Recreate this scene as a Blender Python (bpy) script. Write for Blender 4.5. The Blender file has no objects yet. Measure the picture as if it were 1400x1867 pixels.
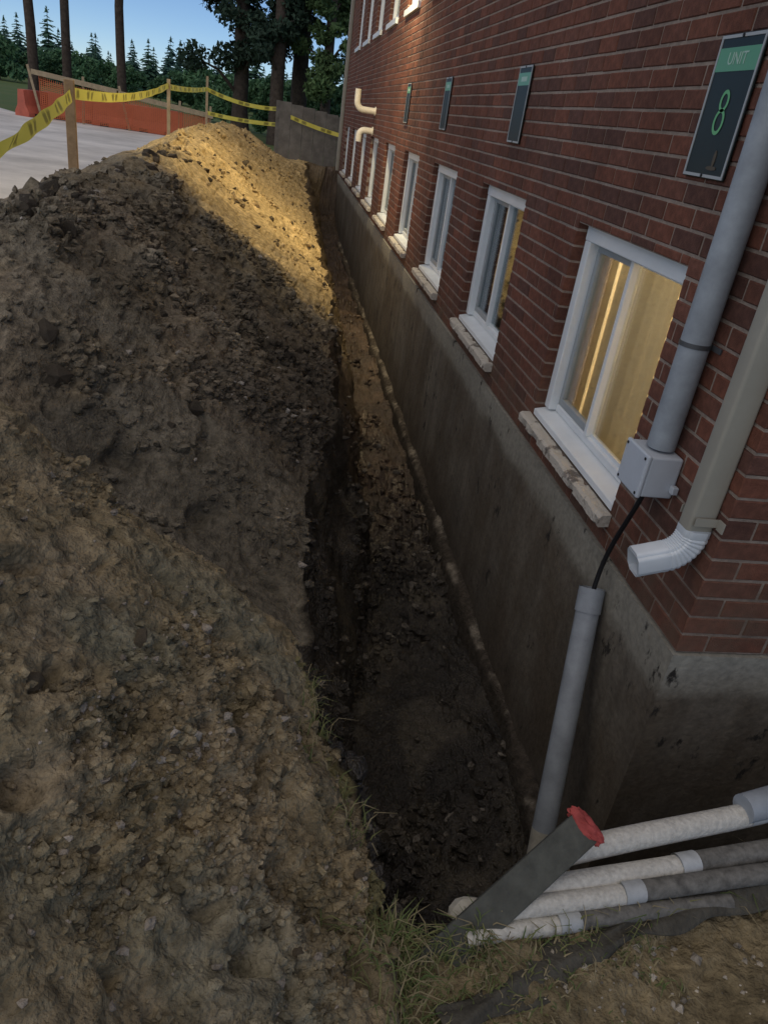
import bpy, bmesh, math, random
import numpy as np
from mathutils import Vector, Matrix, Quaternion

random.seed(7)
rng = np.random.default_rng(7)
SC = bpy.context.scene
COL = SC.collection

# ---------------------------------------------------------------- camera
AX = np.array([0.98443, 0.06394, 0.16339])   # world X, Y, Z seen in camera axes (right, down, forward)
P0 = np.array([700.0, 933.5]); FPX = 1356.2
_v = np.append(np.array([308, 3483.0]) - P0, FPX); AZ = -_v / np.linalg.norm(_v)
_d = np.append(np.array([524, 185.0]) - P0, FPX); AY = _d / np.linalg.norm(_d)
AX = np.cross(AY, AZ)
EYE = np.array([0.0, 0.0, 1.5])

def proj(p):
    """world point -> photo pixel (1400 x 1867) and depth; used to choose level of detail only"""
    q = np.asarray(p, float) - EYE
    c = q[..., 0:1] * AX + q[..., 1:2] * AY + q[..., 2:3] * AZ
    return np.stack([P0[0] + FPX * c[..., 0] / c[..., 2], P0[1] + FPX * c[..., 1] / c[..., 2], c[..., 2]], -1)

cam = bpy.data.cameras.new('camera'); camo = bpy.data.objects.new('camera', cam); COL.objects.link(camo)
m = Matrix.Identity(4)
for i in range(3):
    a = (AX, AY, AZ)[i]
    m[i][0] = a[0]; m[i][1] = -a[1]; m[i][2] = -a[2]; m[i][3] = EYE[i]
camo.matrix_world = m
cam.sensor_fit = 'VERTICAL'; cam.sensor_height = 36; cam.lens = 36 * FPX / 1867
cam.clip_start = 0.02; cam.clip_end = 3000
SC.camera = camo

# ---------------------------------------------------------------- sky, sun, exposure
SUN_EL = math.radians(55); SUN_ROT = math.radians(228)
wd = bpy.data.worlds.new('World'); SC.world = wd; wd.use_nodes = True
nt = wd.node_tree; bg = nt.nodes['Background']
sky = nt.nodes.new('ShaderNodeTexSky'); sky.sky_type = 'NISHITA'; sky.sun_disc = False
sky.sun_elevation = SUN_EL; sky.sun_rotation = SUN_ROT; sky.altitude = 4000; sky.air_density = 1.0; sky.dust_density = 0.0; sky.ozone_density = 6.0
nt.links.new(sky.outputs[0], bg.inputs[0]); bg.inputs[1].default_value = 0.106
sl = bpy.data.lights.new('sun', 'SUN'); sl.energy = 1.5; sl.angle = math.radians(110); sl.color = (1, 0.84, 0.60)
so = bpy.data.objects.new('sun', sl); COL.objects.link(so)
so.rotation_euler = Vector((math.sin(SUN_ROT) * math.cos(SUN_EL), math.cos(SUN_ROT) * math.cos(SUN_EL), math.sin(SUN_EL))).to_track_quat('Z', 'Y').to_euler()
SC.view_settings.view_transform = 'Standard'; SC.view_settings.look = 'None'
SC.view_settings.gamma = 1; SC.view_settings.exposure = 0.0

# ---------------------------------------------------------------- noise (numpy gradient noise)
_perm = rng.permutation(256); _perm = np.concatenate([_perm, _perm, _perm])
_g = rng.normal(size=(256, 3)); _g /= np.linalg.norm(_g, axis=1)[:, None]
def pn(p):
    i = np.floor(p).astype(int); f = p - i; i &= 255
    u = f * f * f * (f * (f * 6 - 15) + 10)
    def gr(a, b, c):
        h = _perm[_perm[_perm[i[:, 0] + a] + i[:, 1] + b] + i[:, 2] + c]
        return ((f - np.array([a, b, c])) * _g[h]).sum(1)
    x00 = gr(0,0,0)*(1-u[:,0]) + gr(1,0,0)*u[:,0]; x10 = gr(0,1,0)*(1-u[:,0]) + gr(1,1,0)*u[:,0]
    x01 = gr(0,0,1)*(1-u[:,0]) + gr(1,0,1)*u[:,0]; x11 = gr(0,1,1)*(1-u[:,0]) + gr(1,1,1)*u[:,0]
    y0 = x00*(1-u[:,1]) + x10*u[:,1]; y1 = x01*(1-u[:,1]) + x11*u[:,1]
    return (y0*(1-u[:,2]) + y1*u[:,2]) * 1.5
def sm(a, b, x):
    t = np.clip((x - a) / (b - a), 0, 1); return t * t * (3 - 2 * t)

# ---------------------------------------------------------------- object helpers
def link(o, parent=None):
    COL.objects.link(o)
    if parent is not None: o.parent = parent
    return o
def tag(o, label=None, cat=None, group=None, kind=None):
    if label: o['label'] = label
    if cat: o['category'] = cat
    if group: o['group'] = group
    if kind: o['kind'] = kind
    return o
def empty(name, loc=(0, 0, 0), rz=0.0):
    o = bpy.data.objects.new(name, None); o.location = loc; o.rotation_euler = (0, 0, rz); o.empty_display_size = 0.1
    return link(o)
def np_mesh(name, verts, quads, mat, smooth=True, cols=None):
    me = bpy.data.meshes.new(name)
    v = np.asarray(verts, np.float32); q = np.asarray(quads, np.int32); n = q.shape[1]
    me.vertices.add(len(v)); me.vertices.foreach_set('co', v.ravel())
    me.loops.add(q.size); me.loops.foreach_set('vertex_index', q.ravel())
    me.polygons.add(len(q)); me.polygons.foreach_set('loop_start', np.arange(0, q.size, n, dtype=np.int32))
    try: me.polygons.foreach_set('loop_total', np.full(len(q), n, np.int32))
    except Exception: pass
    me.update(calc_edges=True)
    me.polygons.foreach_set('use_smooth', np.full(len(q), smooth))
    if cols is not None:
        a = me.color_attributes.new('Col', 'FLOAT_COLOR', 'POINT')
        a.data.foreach_set('color', np.asarray(cols, np.float32).ravel())
    me.materials.append(mat); me.validate()
    return me

class MB:
    """collects simple solids into one mesh"""
    def __init__(s): s.v = []; s.f = []; s.c = []
    def add(s, vs, fs, c=None):
        b = len(s.v); s.v += [tuple(x) for x in vs]; s.f += [tuple(i + b for i in f) for f in fs]
        if c is not None: s.c += [c] * len(vs)
    def box(s, a, b, M=None, c=None):
        x0, y0, z0 = a; x1, y1, z1 = b
        vs = [Vector(p) for p in ((x0,y0,z0),(x1,y0,z0),(x1,y1,z0),(x0,y1,z0),(x0,y0,z1),(x1,y0,z1),(x1,y1,z1),(x0,y1,z1))]
        if M is not None: vs = [M @ p for p in vs]
        s.add(vs, [(0,3,2,1),(4,5,6,7),(0,1,5,4),(1,2,6,5),(2,3,7,6),(3,0,4,7)], c); return s
    def tube(s, pts, rad, n=16, cap=True, prof=None):
        pts = [Vector(p) for p in pts]; k = len(pts)
        rads = rad if isinstance(rad, (list, tuple)) else [rad] * k
        t0 = (pts[1] - pts[0]).normalized()
        up = Vector((0, 0, 1)) if abs(t0.z) < 0.9 else Vector((0, 1, 0))
        side = t0.cross(up).normalized(); vs = []
        for i in range(k):
            t = ((pts[min(i+1,k-1)] - pts[i]).normalized() + (pts[i] - pts[max(i-1,0)]).normalized()).normalized()
            side = (side - t * side.dot(t)).normalized(); nn = side.cross(t)
            for j in range(n):
                if prof: a, b = prof[j]
                else: a, b = math.cos(2*math.pi*j/n), math.sin(2*math.pi*j/n)
                vs.append(pts[i] + side * (a * rads[i]) + nn * (b * rads[i]))
        fs = [(i*n+j, i*n+(j+1)%n, (i+1)*n+(j+1)%n, (i+1)*n+j) for i in range(k-1) for j in range(n)]
        if cap: fs += [tuple(range(n))[::-1], tuple((k-1)*n + j for j in range(n))]
        s.add(vs, fs); return s
    def grid(s, fn, nu, nv):
        vs = [fn(i / nu, j / nv) for j in range(nv + 1) for i in range(nu + 1)]
        s.add(vs, [(j*(nu+1)+i, j*(nu+1)+i+1, (j+1)*(nu+1)+i+1, (j+1)*(nu+1)+i) for j in range(nv) for i in range(nu)]); return s
    def mesh(s, name, mat, smooth=False):
        me = bpy.data.meshes.new(name); me.from_pydata(s.v, [], s.f)
        if s.c:
            a = me.color_attributes.new('Col', 'FLOAT_COLOR', 'POINT')
            a.data.foreach_set('color', np.array([(*c, 1) for c in s.c], np.float32).ravel())
        me.materials.append(mat)
        if smooth:
            me.polygons.foreach_set('use_smooth', [True] * len(me.polygons))
            me.set_sharp_from_angle(angle=math.radians(40))
        me.update(); return me
    def obj(s, name, mat, parent=None, smooth=False, bevel=0.0):
        me = s.mesh(name, mat, smooth); o = bpy.data.objects.new(name, me)
        link(o, parent)
        if parent is not None:      # geometry is given in world space; the thing's own Empty has an offset
            o.matrix_parent_inverse = parent_inv(parent)
        if bevel:
            b = o.modifiers.new('bevel', 'BEVEL'); b.width = bevel; b.segments = 2; b.limit_method = 'ANGLE'; b.angle_limit = math.radians(40)
            w = o.modifiers.new('wn', 'WEIGHTED_NORMAL') if False else None
        return o
def wm(o):
    M = Matrix.LocRotScale(o.location, o.rotation_euler, o.scale)
    return M if o.parent is None else wm(o.parent) @ o.matrix_parent_inverse @ M
def parent_inv(p): return wm(p).inverted()

# ---------------------------------------------------------------- materials
def mat(name, col, rough=0.7, spec=0.4, var=0.0, scale=8.0, bump=0.0, bscale=60.0, metal=0.0, attr=False, detail=6.0, col2=None, coord='Object'):
    M = bpy.data.materials.new(name); M.use_nodes = True; n = M.node_tree.nodes; L = M.node_tree.links
    p = n['Principled BSDF']; p.inputs['Roughness'].default_value = rough; p.inputs['Metallic'].default_value = metal
    p.inputs['Specular IOR Level'].default_value = spec
    tc = n.new('ShaderNodeTexCoord'); out = None
    if attr:
        at = n.new('ShaderNodeVertexColor'); at.layer_name = 'Col'; base = at.outputs['Color']
    else:
        rg = n.new('ShaderNodeRGB'); rg.outputs[0].default_value = (*col, 1); base = rg.outputs[0]
    if var > 0 or col2:
        nz = n.new('ShaderNodeTexNoise'); nz.inputs['Scale'].default_value = scale; nz.inputs['Detail'].default_value = detail
        nz.inputs['Roughness'].default_value = 0.65
        L.new(tc.outputs[coord], nz.inputs['Vector'])
        mx = n.new('ShaderNodeMix'); mx.data_type = 'RGBA'
        if col2:
            r = n.new('ShaderNodeMapRange'); r.inputs[1].default_value = 0.42; r.inputs[2].default_value = 0.62
            L.new(nz.outputs['Fac'], r.inputs[0]); L.new(r.outputs[0], mx.inputs['Factor'])
            L.new(base, mx.inputs['A']); mx.inputs['B'].default_value = (*col2, 1)
        else:
            r = n.new('ShaderNodeMapRange'); r.inputs[1].default_value = 0.3; r.inputs[2].default_value = 0.7
            r.inputs[3].default_value = 1 - var; r.inputs[4].default_value = 1 + var
            L.new(nz.outputs['Fac'], r.inputs[0]); mx.blend_type = 'MULTIPLY'; mx.inputs['Factor'].default_value = 1
            L.new(base, mx.inputs['A']); L.new(r.outputs[0], mx.inputs['B'])
        base = mx.outputs['Result']
    L.new(base, p.inputs['Base Color'])
    if bump > 0:
        nb = n.new('ShaderNodeTexNoise'); nb.inputs['Scale'].default_value = bscale; nb.inputs['Detail'].default_value = 5
        L.new(tc.outputs[coord], nb.inputs['Vector'])
        bp = n.new('ShaderNodeBump'); bp.inputs['Strength'].default_value = bump; bp.inputs['Distance'].default_value = 0.02
        L.new(nb.outputs['Fac'], bp.inputs['Height']); L.new(bp.outputs[0], p.inputs['Normal'])
    if col2 and name == 'sill_stone': r.inputs[1].default_value = 0.37; r.inputs[2].default_value = 0.44
    return M

def soil_material(name, rough, spec):
    M = mat(name, (0.1, 0.1, 0.1), rough, spec, var=0.55, scale=26, bump=0.9, bscale=95, attr=True, detail=9)
    return M
M_SOIL = soil_material('dry_soil', 0.95, 0.2)
M_WET = soil_material('wet_soil', 0.30, 0.6)
M_BRICK = mat('brick_clay', (0.2, 0.07, 0.05), 0.88, 0.25, var=0.30, scale=38, bump=0.35, bscale=220, attr=True)
M_MORTAR = mat('mortar', (0.29, 0.232, 0.188), 0.95, 0.15, var=0.25, scale=30, bump=0.4, bscale=150)
def weather(M):
    n = M.node_tree.nodes; L = M.node_tree.links; p = n['Principled BSDF']; src = p.inputs['Base Color'].links[0].from_socket
    g = n.new('ShaderNodeNewGeometry'); sp = n.new('ShaderNodeSeparateXYZ'); L.new(g.outputs['Position'], sp.inputs[0])
    def nz(sc, vec):
        mp = n.new('ShaderNodeMapping'); mp.inputs['Scale'].default_value = vec; L.new(g.outputs['Position'], mp.inputs[0])
        t = n.new('ShaderNodeTexNoise'); t.inputs['Scale'].default_value = sc; t.inputs['Detail'].default_value = 6; t.inputs['Roughness'].default_value = 0.65; L.new(mp.outputs[0], t.inputs['Vector']); return t.outputs['Fac']
    def rg(x, a, b, c, d):
        r = n.new('ShaderNodeMapRange'); r.inputs[1].default_value = a; r.inputs[2].default_value = b; r.inputs[3].default_value = c; r.inputs[4].default_value = d; L.new(x, r.inputs[0]); return r.outputs[0]
    a = n.new('ShaderNodeMix'); a.data_type = 'RGBA'; a.blend_type = 'MULTIPLY'; a.inputs['Factor'].default_value = 1; L.new(src, a.inputs['A']); L.new(rg(nz(1.6, (1, 1, 0.6)), 0.32, 0.68, 0.68, 1.2), a.inputs['B'])
    b = n.new('ShaderNodeMix'); b.data_type = 'RGBA'; L.new(a.outputs['Result'], b.inputs['A']); b.inputs['B'].default_value = (0.12, 0.085, 0.058, 1)
    h = n.new('ShaderNodeMath'); h.operation = 'MULTIPLY'; L.new(rg(sp.outputs['Z'], 0.18, 0.62, 1, 0), h.inputs[0]); L.new(rg(nz(5.5, (1, 1, 1)), 0.42, 0.66, 0.15, 0.9), h.inputs[1])
    L.new(h.outputs[0], b.inputs['Factor']); L.new(b.outputs['Result'], p.inputs['Base Color'])
weather(M_BRICK); weather(M_MORTAR)
M_WHITE = mat('white_vinyl', (0.70, 0.74, 0.75), 0.35, 0.5, var=0.06, scale=6)
M_SASH = mat('grey_sash', (0.30, 0.33, 0.34), 0.4, 0.5, var=0.05)
M_STONE = mat('sill_stone', (0.16, 0.14, 0.12), 0.9, 0.2, var=0.2, scale=9, bump=0.6, bscale=70, col2=(0.50, 0.46, 0.39))
M_CONDUIT = mat('grey_pvc', (0.28, 0.31, 0.335), 0.5, 0.4, var=0.22, scale=9)
M_CONDUIT_LIGHT = mat('scuffed_pvc', (0.42, 0.40, 0.33), 0.6, 0.35, var=0.25, scale=25)
M_BOX = mat('box_pvc', (0.48, 0.52, 0.56), 0.5, 0.4, var=0.06, scale=9)
M_BEIGE = mat('beige_aluminium', (0.30, 0.285, 0.235), 0.5, 0.4, var=0.08, scale=5)
M_ELBOW = mat('white_aluminium', (0.60, 0.64, 0.66), 0.4, 0.5, var=0.07, scale=7)
M_PVCW = mat('dirty_white_pvc', (0.51, 0.495, 0.44), 0.6, 0.3, var=0.22, scale=75, bump=0.25, bscale=90)
M_SOCKET = mat('pale_grey_pvc', (0.40, 0.42, 0.42), 0.5, 0.4, var=0.2, scale=25)
M_GREYPIPE = mat('soiled_grey_pvc', (0.145, 0.140, 0.125), 0.8, 0.2, var=0.45, scale=40, bump=0.2)
M_STRAP = mat('strap_steel', (0.10, 0.105, 0.11), 0.5, 0.4, metal=0.4)
M_VENT = mat('cream_pvc', (0.75, 0.70, 0.58), 0.5, 0.4, var=0.08)
M_BLACK = mat('black_rubber', (0.012, 0.012, 0.013), 0.6, 0.4)
M_DARKSTRIP = mat('dark_strip_mat', (0.075, 0.070, 0.056), 0.9, 0.2, var=0.4, scale=14, bump=0.5, bscale=60)
M_BOARD = mat('weathered_board', (0.075, 0.078, 0.066), 0.8, 0.3, var=0.35, scale=16, bump=0.3)
M_RED = mat('red_cloth', (0.34, 0.065, 0.058), 0.75, 0.2, var=0.35, scale=30)
M_WOOD = mat('stake_wood', (0.36, 0.24, 0.13), 0.85, 0.2, var=0.25, scale=20)
M_TAN = mat('lumber', (0.38, 0.30, 0.19), 0.85, 0.2, var=0.25, scale=9)
M_BARRIER = mat('red_plastic', (0.50, 0.115, 0.065), 0.5, 0.4, var=0.25, scale=3)
M_NET = mat('orange_net', (0.55, 0.15, 0.06), 0.7, 0.3)
M_GREYFENCE = mat('grey_plywood', (0.16, 0.15, 0.135), 0.9, 0.2, var=0.3, scale=5)
M_BARK = mat('bark', (0.075, 0.058, 0.045), 0.95, 0.15, var=0.4, scale=9, bump=0.6, bscale=25)
M_LAMP_BODY = mat('lamp_housing', (0.06, 0.05, 0.045), 0.5, 0.4)

def leaf_material(name, c):
    M = mat(name, c, 0.75, 0.25, var=0.35, scale=0.9, coord='Object')
    return M
M_CONIFER = leaf_material('conifer_needles', (0.042, 0.100, 0.075))
M_CONIFER2 = leaf_material('conifer_needles_light', (0.058, 0.125, 0.075))
M_BUSH = leaf_material('shrub_leaves', (0.080, 0.165, 0.075))
M_LEAFD = leaf_material('dark_leaves', (0.032, 0.058, 0.036))
M_LEAFG = leaf_material('green_leaves', (0.075, 0.125, 0.045))
M_GRASSB = mat('grass_blades', (0.10, 0.15, 0.035), 0.8, 0.2, attr=True, var=0.2)

def glass_material():
    M = bpy.data.materials.new('window_glass'); M.use_nodes = True; n = M.node_tree.nodes; L = M.node_tree.links
    n.remove(n['Principled BSDF']); o = n['Material Output']
    t = n.new('ShaderNodeBsdfTransparent'); t.inputs[0].default_value = (0.82, 0.86, 0.86, 1)
    g = n.new('ShaderNodeBsdfGlossy'); g.inputs['Roughness'].default_value = 0.03; g.inputs['Color'].default_value = (0.9, 0.95, 1, 1)
    lw = n.new('ShaderNodeLayerWeight'); lw.inputs[0].default_value = 0.5
    pw = n.new('ShaderNodeMath'); pw.operation = 'POWER'; pw.inputs[1].default_value = 3.5; L.new(lw.outputs['Facing'], pw.inputs[0])
    fr = n.new('ShaderNodeMapRange'); fr.inputs[3].default_value = 0.05; fr.inputs[4].default_value = 0.75; L.new(pw.outputs[0], fr.inputs[0])
    mx = n.new('ShaderNodeMixShader'); L.new(fr.outputs[0], mx.inputs[0]); L.new(t.outputs[0], mx.inputs[1]); L.new(g.outputs[0], mx.inputs[2])
    L.new(mx.outputs[0], o.inputs[0]); return M
M_GLASS = glass_material()

def emit_material(name, c, s):
    M = bpy.data.materials.new(name); M.use_nodes = True; n = M.node_tree.nodes
    p = n['Principled BSDF']; p.inputs['Base Color'].default_value = (0.8, 0.8, 0.8, 1)
    p.inputs['Emission Color'].default_value = (*c, 1); p.inputs['Emission Strength'].default_value = s; return M

def concrete_material():
    """cast foundation: pale clean band near the top, soil-stained below, with vertical streaks and dark blotches"""
    M = mat('foundation_concrete', (0.2, 0.19, 0.17), 0.9, 0.25, bump=0.18, bscale=60)
    n = M.node_tree.nodes; L = M.node_tree.links; p = n['Principled BSDF']
    tc = n.new('ShaderNodeTexCoord'); sp = n.new('ShaderNodeSeparateXYZ'); L.new(tc.outputs['Object'], sp.inputs[0])
    def noise(scale, vec=(1, 1, 1), det=6, rough=0.6):
        mp = n.new('ShaderNodeMapping'); mp.inputs['Scale'].default_value = vec; L.new(tc.outputs['Object'], mp.inputs[0])
        z = n.new('ShaderNodeTexNoise'); z.inputs['Scale'].default_value = scale; z.inputs['Detail'].default_value = det; z.inputs['Roughness'].default_value = rough
        L.new(mp.outputs[0], z.inputs['Vector']); return z.outputs['Fac']
    def mth(op, a, b):
        q = n.new('ShaderNodeMath'); q.operation = op
        for i, s in enumerate((a, b)):
            if isinstance(s, (int, float)): q.inputs[i].default_value = s
            else: L.new(s, q.inputs[i])
        return q.outputs[0]
    def rng_(x, a, b, c=0.0, d=1.0):
        r = n.new('ShaderNodeMapRange'); r.inputs[1].default_value = a; r.inputs[2].default_value = b; r.inputs[3].default_value = c; r.inputs[4].default_value = d
        L.new(x, r.inputs[0]); return r.outputs[0]
    def mix(f, a, b, bt='MIX'):
        mx = n.new('ShaderNodeMix'); mx.data_type = 'RGBA'; mx.blend_type = bt
        if isinstance(f, (int, float)): mx.inputs['Factor'].default_value = f
        else: L.new(f, mx.inputs['Factor'])
        for k, s in (('A', a), ('B', b)):
            if isinstance(s, tuple): mx.inputs[k].default_value = (*s, 1)
            else: L.new(s, mx.inputs[k])
        return mx.outputs['Result']
    zz = mth('ADD', sp.outputs['Z'], mth('MULTIPLY', mth('SUBTRACT', noise(3.0), 0.5), 0.16))
    band = rng_(zz, -0.005, 0.05)
    dirt = mix(noise(2.2, (1, 1, 0.45)), (0.105, 0.092, 0.072), (0.195, 0.174, 0.138))
    streak = rng_(noise(9, (1, 1, 0.10), 4), 0.35, 0.7, 0.72, 1.18)
    dirt = mix(1.0, dirt, streak, 'MULTIPLY')
    base = mix(band, dirt, mix(noise(8), (0.20, 0.19, 0.155), (0.29, 0.275, 0.225)))
    blot = rng_(noise(7.5, (1, 1, 0.55), 5, 0.72), 0.60, 0.66)
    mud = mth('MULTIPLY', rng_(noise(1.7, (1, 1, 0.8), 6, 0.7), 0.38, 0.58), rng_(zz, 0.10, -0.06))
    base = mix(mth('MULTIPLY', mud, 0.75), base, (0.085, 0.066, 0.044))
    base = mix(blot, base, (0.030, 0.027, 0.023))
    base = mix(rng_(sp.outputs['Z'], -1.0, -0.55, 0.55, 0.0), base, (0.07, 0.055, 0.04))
    base = mix(1.0, base, rng_(noise(40, det=4), 0.3, 0.7, 0.8, 1.2), 'MULTIPLY')
    L.new(base, p.inputs['Base Color']); return M
M_CONC = concrete_material()

# ================================================================ GROUND, TRENCH, PILES
# cross-section anchors along the trench: y, crest x, crest z, lip x, lip z, foot x, foot z, floor z
SEC = np.array([
    # y     xk     zk     xt    zt     xb    zb     ze
    (-0.6, -0.95, 0.40,  0.10,  0.00,  0.45, -1.05, -1.05),
    ( 0.4, -0.88, 0.66,  0.26,  0.01,  0.46, -1.05, -1.05),
    ( 0.9, -0.84, 0.74,  0.33,  0.02,  0.48, -1.05, -1.06),
    ( 1.24,-0.83, 0.78,  0.30,  0.02,  0.46, -1.05, -1.08),
    ( 1.5, -0.82, 0.80,  0.22,  0.02,  0.40, -1.06, -1.09),
    ( 1.8, -0.82, 0.81,  0.145, 0.02,  0.40, -1.08, -1.10),
    ( 1.98,-0.82, 0.79,  0.12, -0.02,  0.40, -1.10, -1.10),
    ( 2.22,-1.00, 0.40,  0.20, -0.30,  0.42, -1.10, -1.10),
    ( 2.6, -1.15, 0.52,  0.20, -0.30,  0.45, -1.10, -1.10),
    ( 3.1, -1.18, 0.82,  0.19, -0.12,  0.52, -1.10, -1.10),
    ( 3.6, -1.18, 1.02,  0.30, -0.06,  0.58, -1.10, -1.10),
    ( 4.2, -1.15, 1.06,  0.38, -0.10,  0.66, -1.10, -1.10),
    ( 5.0, -1.12, 1.06,  0.44, -0.10,  0.70, -1.10, -1.10),
    ( 6.5, -1.12, 1.06,  0.50, -0.10,  0.78, -1.10, -1.10),
    ( 8.0, -1.12, 1.07,  0.52, -0.10,  0.80, -1.10, -1.08),
    (12.0, -1.25, 1.12,  0.48,  0.00,  0.80, -1.05, -1.05),
    (15.0, -1.10, 1.12,  0.45,  0.10,  0.82, -1.00, -1.00),
    (17.0, -0.95, 1.00,  0.45,  0.18,  0.84, -0.90, -0.90),
    (18.3, -0.90, 0.55,  0.48,  0.28,  0.86, -0.80, -0.80),
    (18.9, -0.90, 0.38,  0.50,  0.32,  0.88, -0.70, -0.70),
    (19.15,-0.90, 0.34,  0.55,  0.32,  0.95,  0.28,  0.28),
    (20.2, -0.90, 0.20,  0.55,  0.25,  0.95,  0.22,  0.22)])

def y_lip(x):   # near edge of the trench, where the lawn starts
    return np.interp(x, [0.2, 0.34, 0.6, 0.85, 1.16, 1.4, 2.2, 4.6], [0.90, 0.93, 0.93, 0.96, 1.04, 1.13, 1.20, 1.22])

def terrain():
    ys = [-0.6]
    while ys[-1] < 20.2:
        y = ys[-1]; ys.append(y + (0.03 if y < 0.3 else 0.0062 * max(y, 1.1) if y < 18 else 0.035))
    ys = np.array(ys); R = len(ys)
    c = {k: np.interp(ys, SEC[:, 0], SEC[:, i + 1]) for i, k in enumerate(('xk', 'zk', 'xt', 'zt', 'xb', 'zb', 'ze'))}
    wob = pn(np.stack([ys * 1.7, ys * 0, ys * 0 + 3.3], 1)) * 0.07 + pn(np.stack([ys * 5, ys * 0, ys * 0 + 9.3], 1)) * 0.03
    wob = wob * (0.35 + 0.65 * sm(1.6, 3.0, ys)); c['xt'] = c['xt'] + wob; c['xb'] = c['xb'] + wob * 0.6 + pn(np.stack([ys * 3, ys * 0, ys * 0 + 5.1], 1)) * 0.05
    c['zk'] = c['zk'] + 0.10 * pn(np.stack([ys * 1.1, ys * 0 + 7, ys * 0], 1)) * sm(2.5, 4, ys)
    seg = [('l', 6), ('L', 44), ('S', 270), ('W', 84), ('F', 120)]
    cols = []
    o = np.ones(R)
    A = [(-2.95 * o, -0.03 * o), (-2.75 * o, 0.0 * o), (c['xk'], c['zk']), (c['xt'], c['zt']), (c['xb'], c['zb']), (1.30 * o, c['ze'])]
    X = []; Z = []; S = []
    for si, (nm, n) in enumerate(seg):
        (xa, za), (xb, zb) = A[si], A[si + 1]
        for k in range(n + (1 if si == 4 else 0)):
            t = k / n
            x = xa + (xb - xa) * t; z = za + (zb - za) * t
            if nm == 'S':   # crest rounded, toe slightly concave
                z = z - 0.10 * math.exp(-(t / 0.10) ** 2) * np.clip(c['zk'], 0, 1) + 0.03 * math.sin(math.pi * t) - 0.05 * math.sin(math.pi * t) ** 2 * sm(2.0, 2.3, ys)
            if nm == 'L': z = z - 0.10 * math.exp(-((1 - t) / 0.14) ** 2) * np.clip(c['zk'], 0, 1)
            if nm == 'W': x = x + 0.05 * math.sin(math.pi * t) * (1 if True else 0) - 0.03 * math.sin(2 * math.pi * t)
            X.append(x); Z.append(z); S.append(si)
    X = np.array(X).T; Z = np.array(Z).T; S = np.array(S)         # rows x columns
    Y = np.repeat(ys[:, None], X.shape[1], 1)
    # close the trench at the near end: lawn level this side of the lip
    right = (S >= 3)[None, :] * np.ones((R, 1))
    t = sm(-0.02, 0.13, Y - y_lip(X) + 0.03 * pn(np.stack([X.ravel() * 6, Y.ravel() * 6, Y.ravel() * 0], 1)).reshape(X.shape))
    Zl = 0.02 * pn(np.stack([X.ravel() * 3, Y.ravel() * 3, Y.ravel() * 0 + 2], 1)).reshape(X.shape)
    Z = np.where(right > 0, Zl + (Z - Zl) * t, Z)
    P = np.stack([X, Y, Z], -1)
    # displacement along the surface normal
    du = np.gradient(P, axis=0); dv = np.gradient(P, axis=1)
    N = np.cross(dv, du); N /= np.linalg.norm(N, axis=2)[..., None] + 1e-9
    N[N[..., 2] < 0] *= -1
    q = P.reshape(-1, 3); yv = q[:, 1]
    seg_id = np.repeat(S[None, :], R, 0).ravel()
    big = pn(q * 1.6); med = pn(q * 4.2 + 11); bil = np.abs(pn(q * 8.5 + 5)) ; bil2 = np.abs(pn(q * 17 + 8)); fine = pn(q * 38 + 3); fin2 = pn(q * 85 + 1)
    clump = sm(-0.15, 0.35, pn(q * 2.3 + 31))
    pile = (seg_id <= 2)
    rough = np.where(pile, 1.0, 0.55)
    rough = rough * np.where(pile & (yv < 2.1), 0.8, 1.0); rough = np.where(pile, rough * (1 - 0.45 * sm(6.5, 7.5, yv)), rough)
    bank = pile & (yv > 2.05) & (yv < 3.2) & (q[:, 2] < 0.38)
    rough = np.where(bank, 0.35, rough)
    floor = seg_id == 4
    rough = np.where(floor, 1.15, rough)
    lawn = (seg_id >= 3) & (yv < y_lip(q[:, 0]) + 0.03)
    rough = np.where(lawn, 0.5, rough)
    near = 1 - sm(2, 6, yv)
    d = rough * (0.055 * big + 0.045 * med + 0.070 * (0.28 - bil) * (0.45 + 0.75 * clump) + 0.038 * (0.25 - bil2) * (0.4 + 0.8 * clump) + 0.010 * fine + 0.005 * fin2 * near)
    d += np.where(seg_id == 3, 0.05 * pn(q * np.array([2, 2, 5]) + 60), 0)
    # discrete clods pushed out of the pile
    cl = pn(q * 11 + 77); d += rough * 0.045 * sm(0.42, 0.60, cl) * clump
    pit = pn(q * 15 + 101); d -= np.where(pile, rough * 0.030 * sm(0.36, 0.55, pit), rough * 0.015 * sm(0.36, 0.55, pit))
    hol = pn(q * 6.0 + 55); d -= np.where(pile, 0.06 * sm(0.38, 0.62, hol), 0.02 * sm(0.4, 0.7, hol))
    edge = np.ones_like(d); edge[seg_id == 0] = 0.0
    edge *= 1 - sm(1.20, 1.28, q[:, 0]) * 0.8
    q2 = q + N.reshape(-1, 3) * (d * edge)[:, None]
    # colour of the earth itself
    def C(r, g, b): return np.array([r, g, b])
    col = np.zeros((len(q), 3)); col[:] = C(0.150, 0.118, 0.082)
    v1 = sm(-0.3, 0.35, pn(q * 1.3 + 91))[:, None]; v2 = sm(-0.2, 0.4, pn(q * 3.1 + 17))[:, None]; v3 = sm(0.0, 0.5, pn(q * 7.7 + 23))[:, None]
    dark = C(0.115, 0.098, 0.070); greyc = C(0.175, 0.158, 0.122); warm = C(0.25, 0.195, 0.115)
    colp = dark * v1 + C(0.180, 0.150, 0.108) * (1 - v1); colp = colp * (1 - 0.5 * v2) + greyc * 0.5 * v2; colp = colp * (1 - 0.25 * v3) + warm * 0.25 * v3
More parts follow.
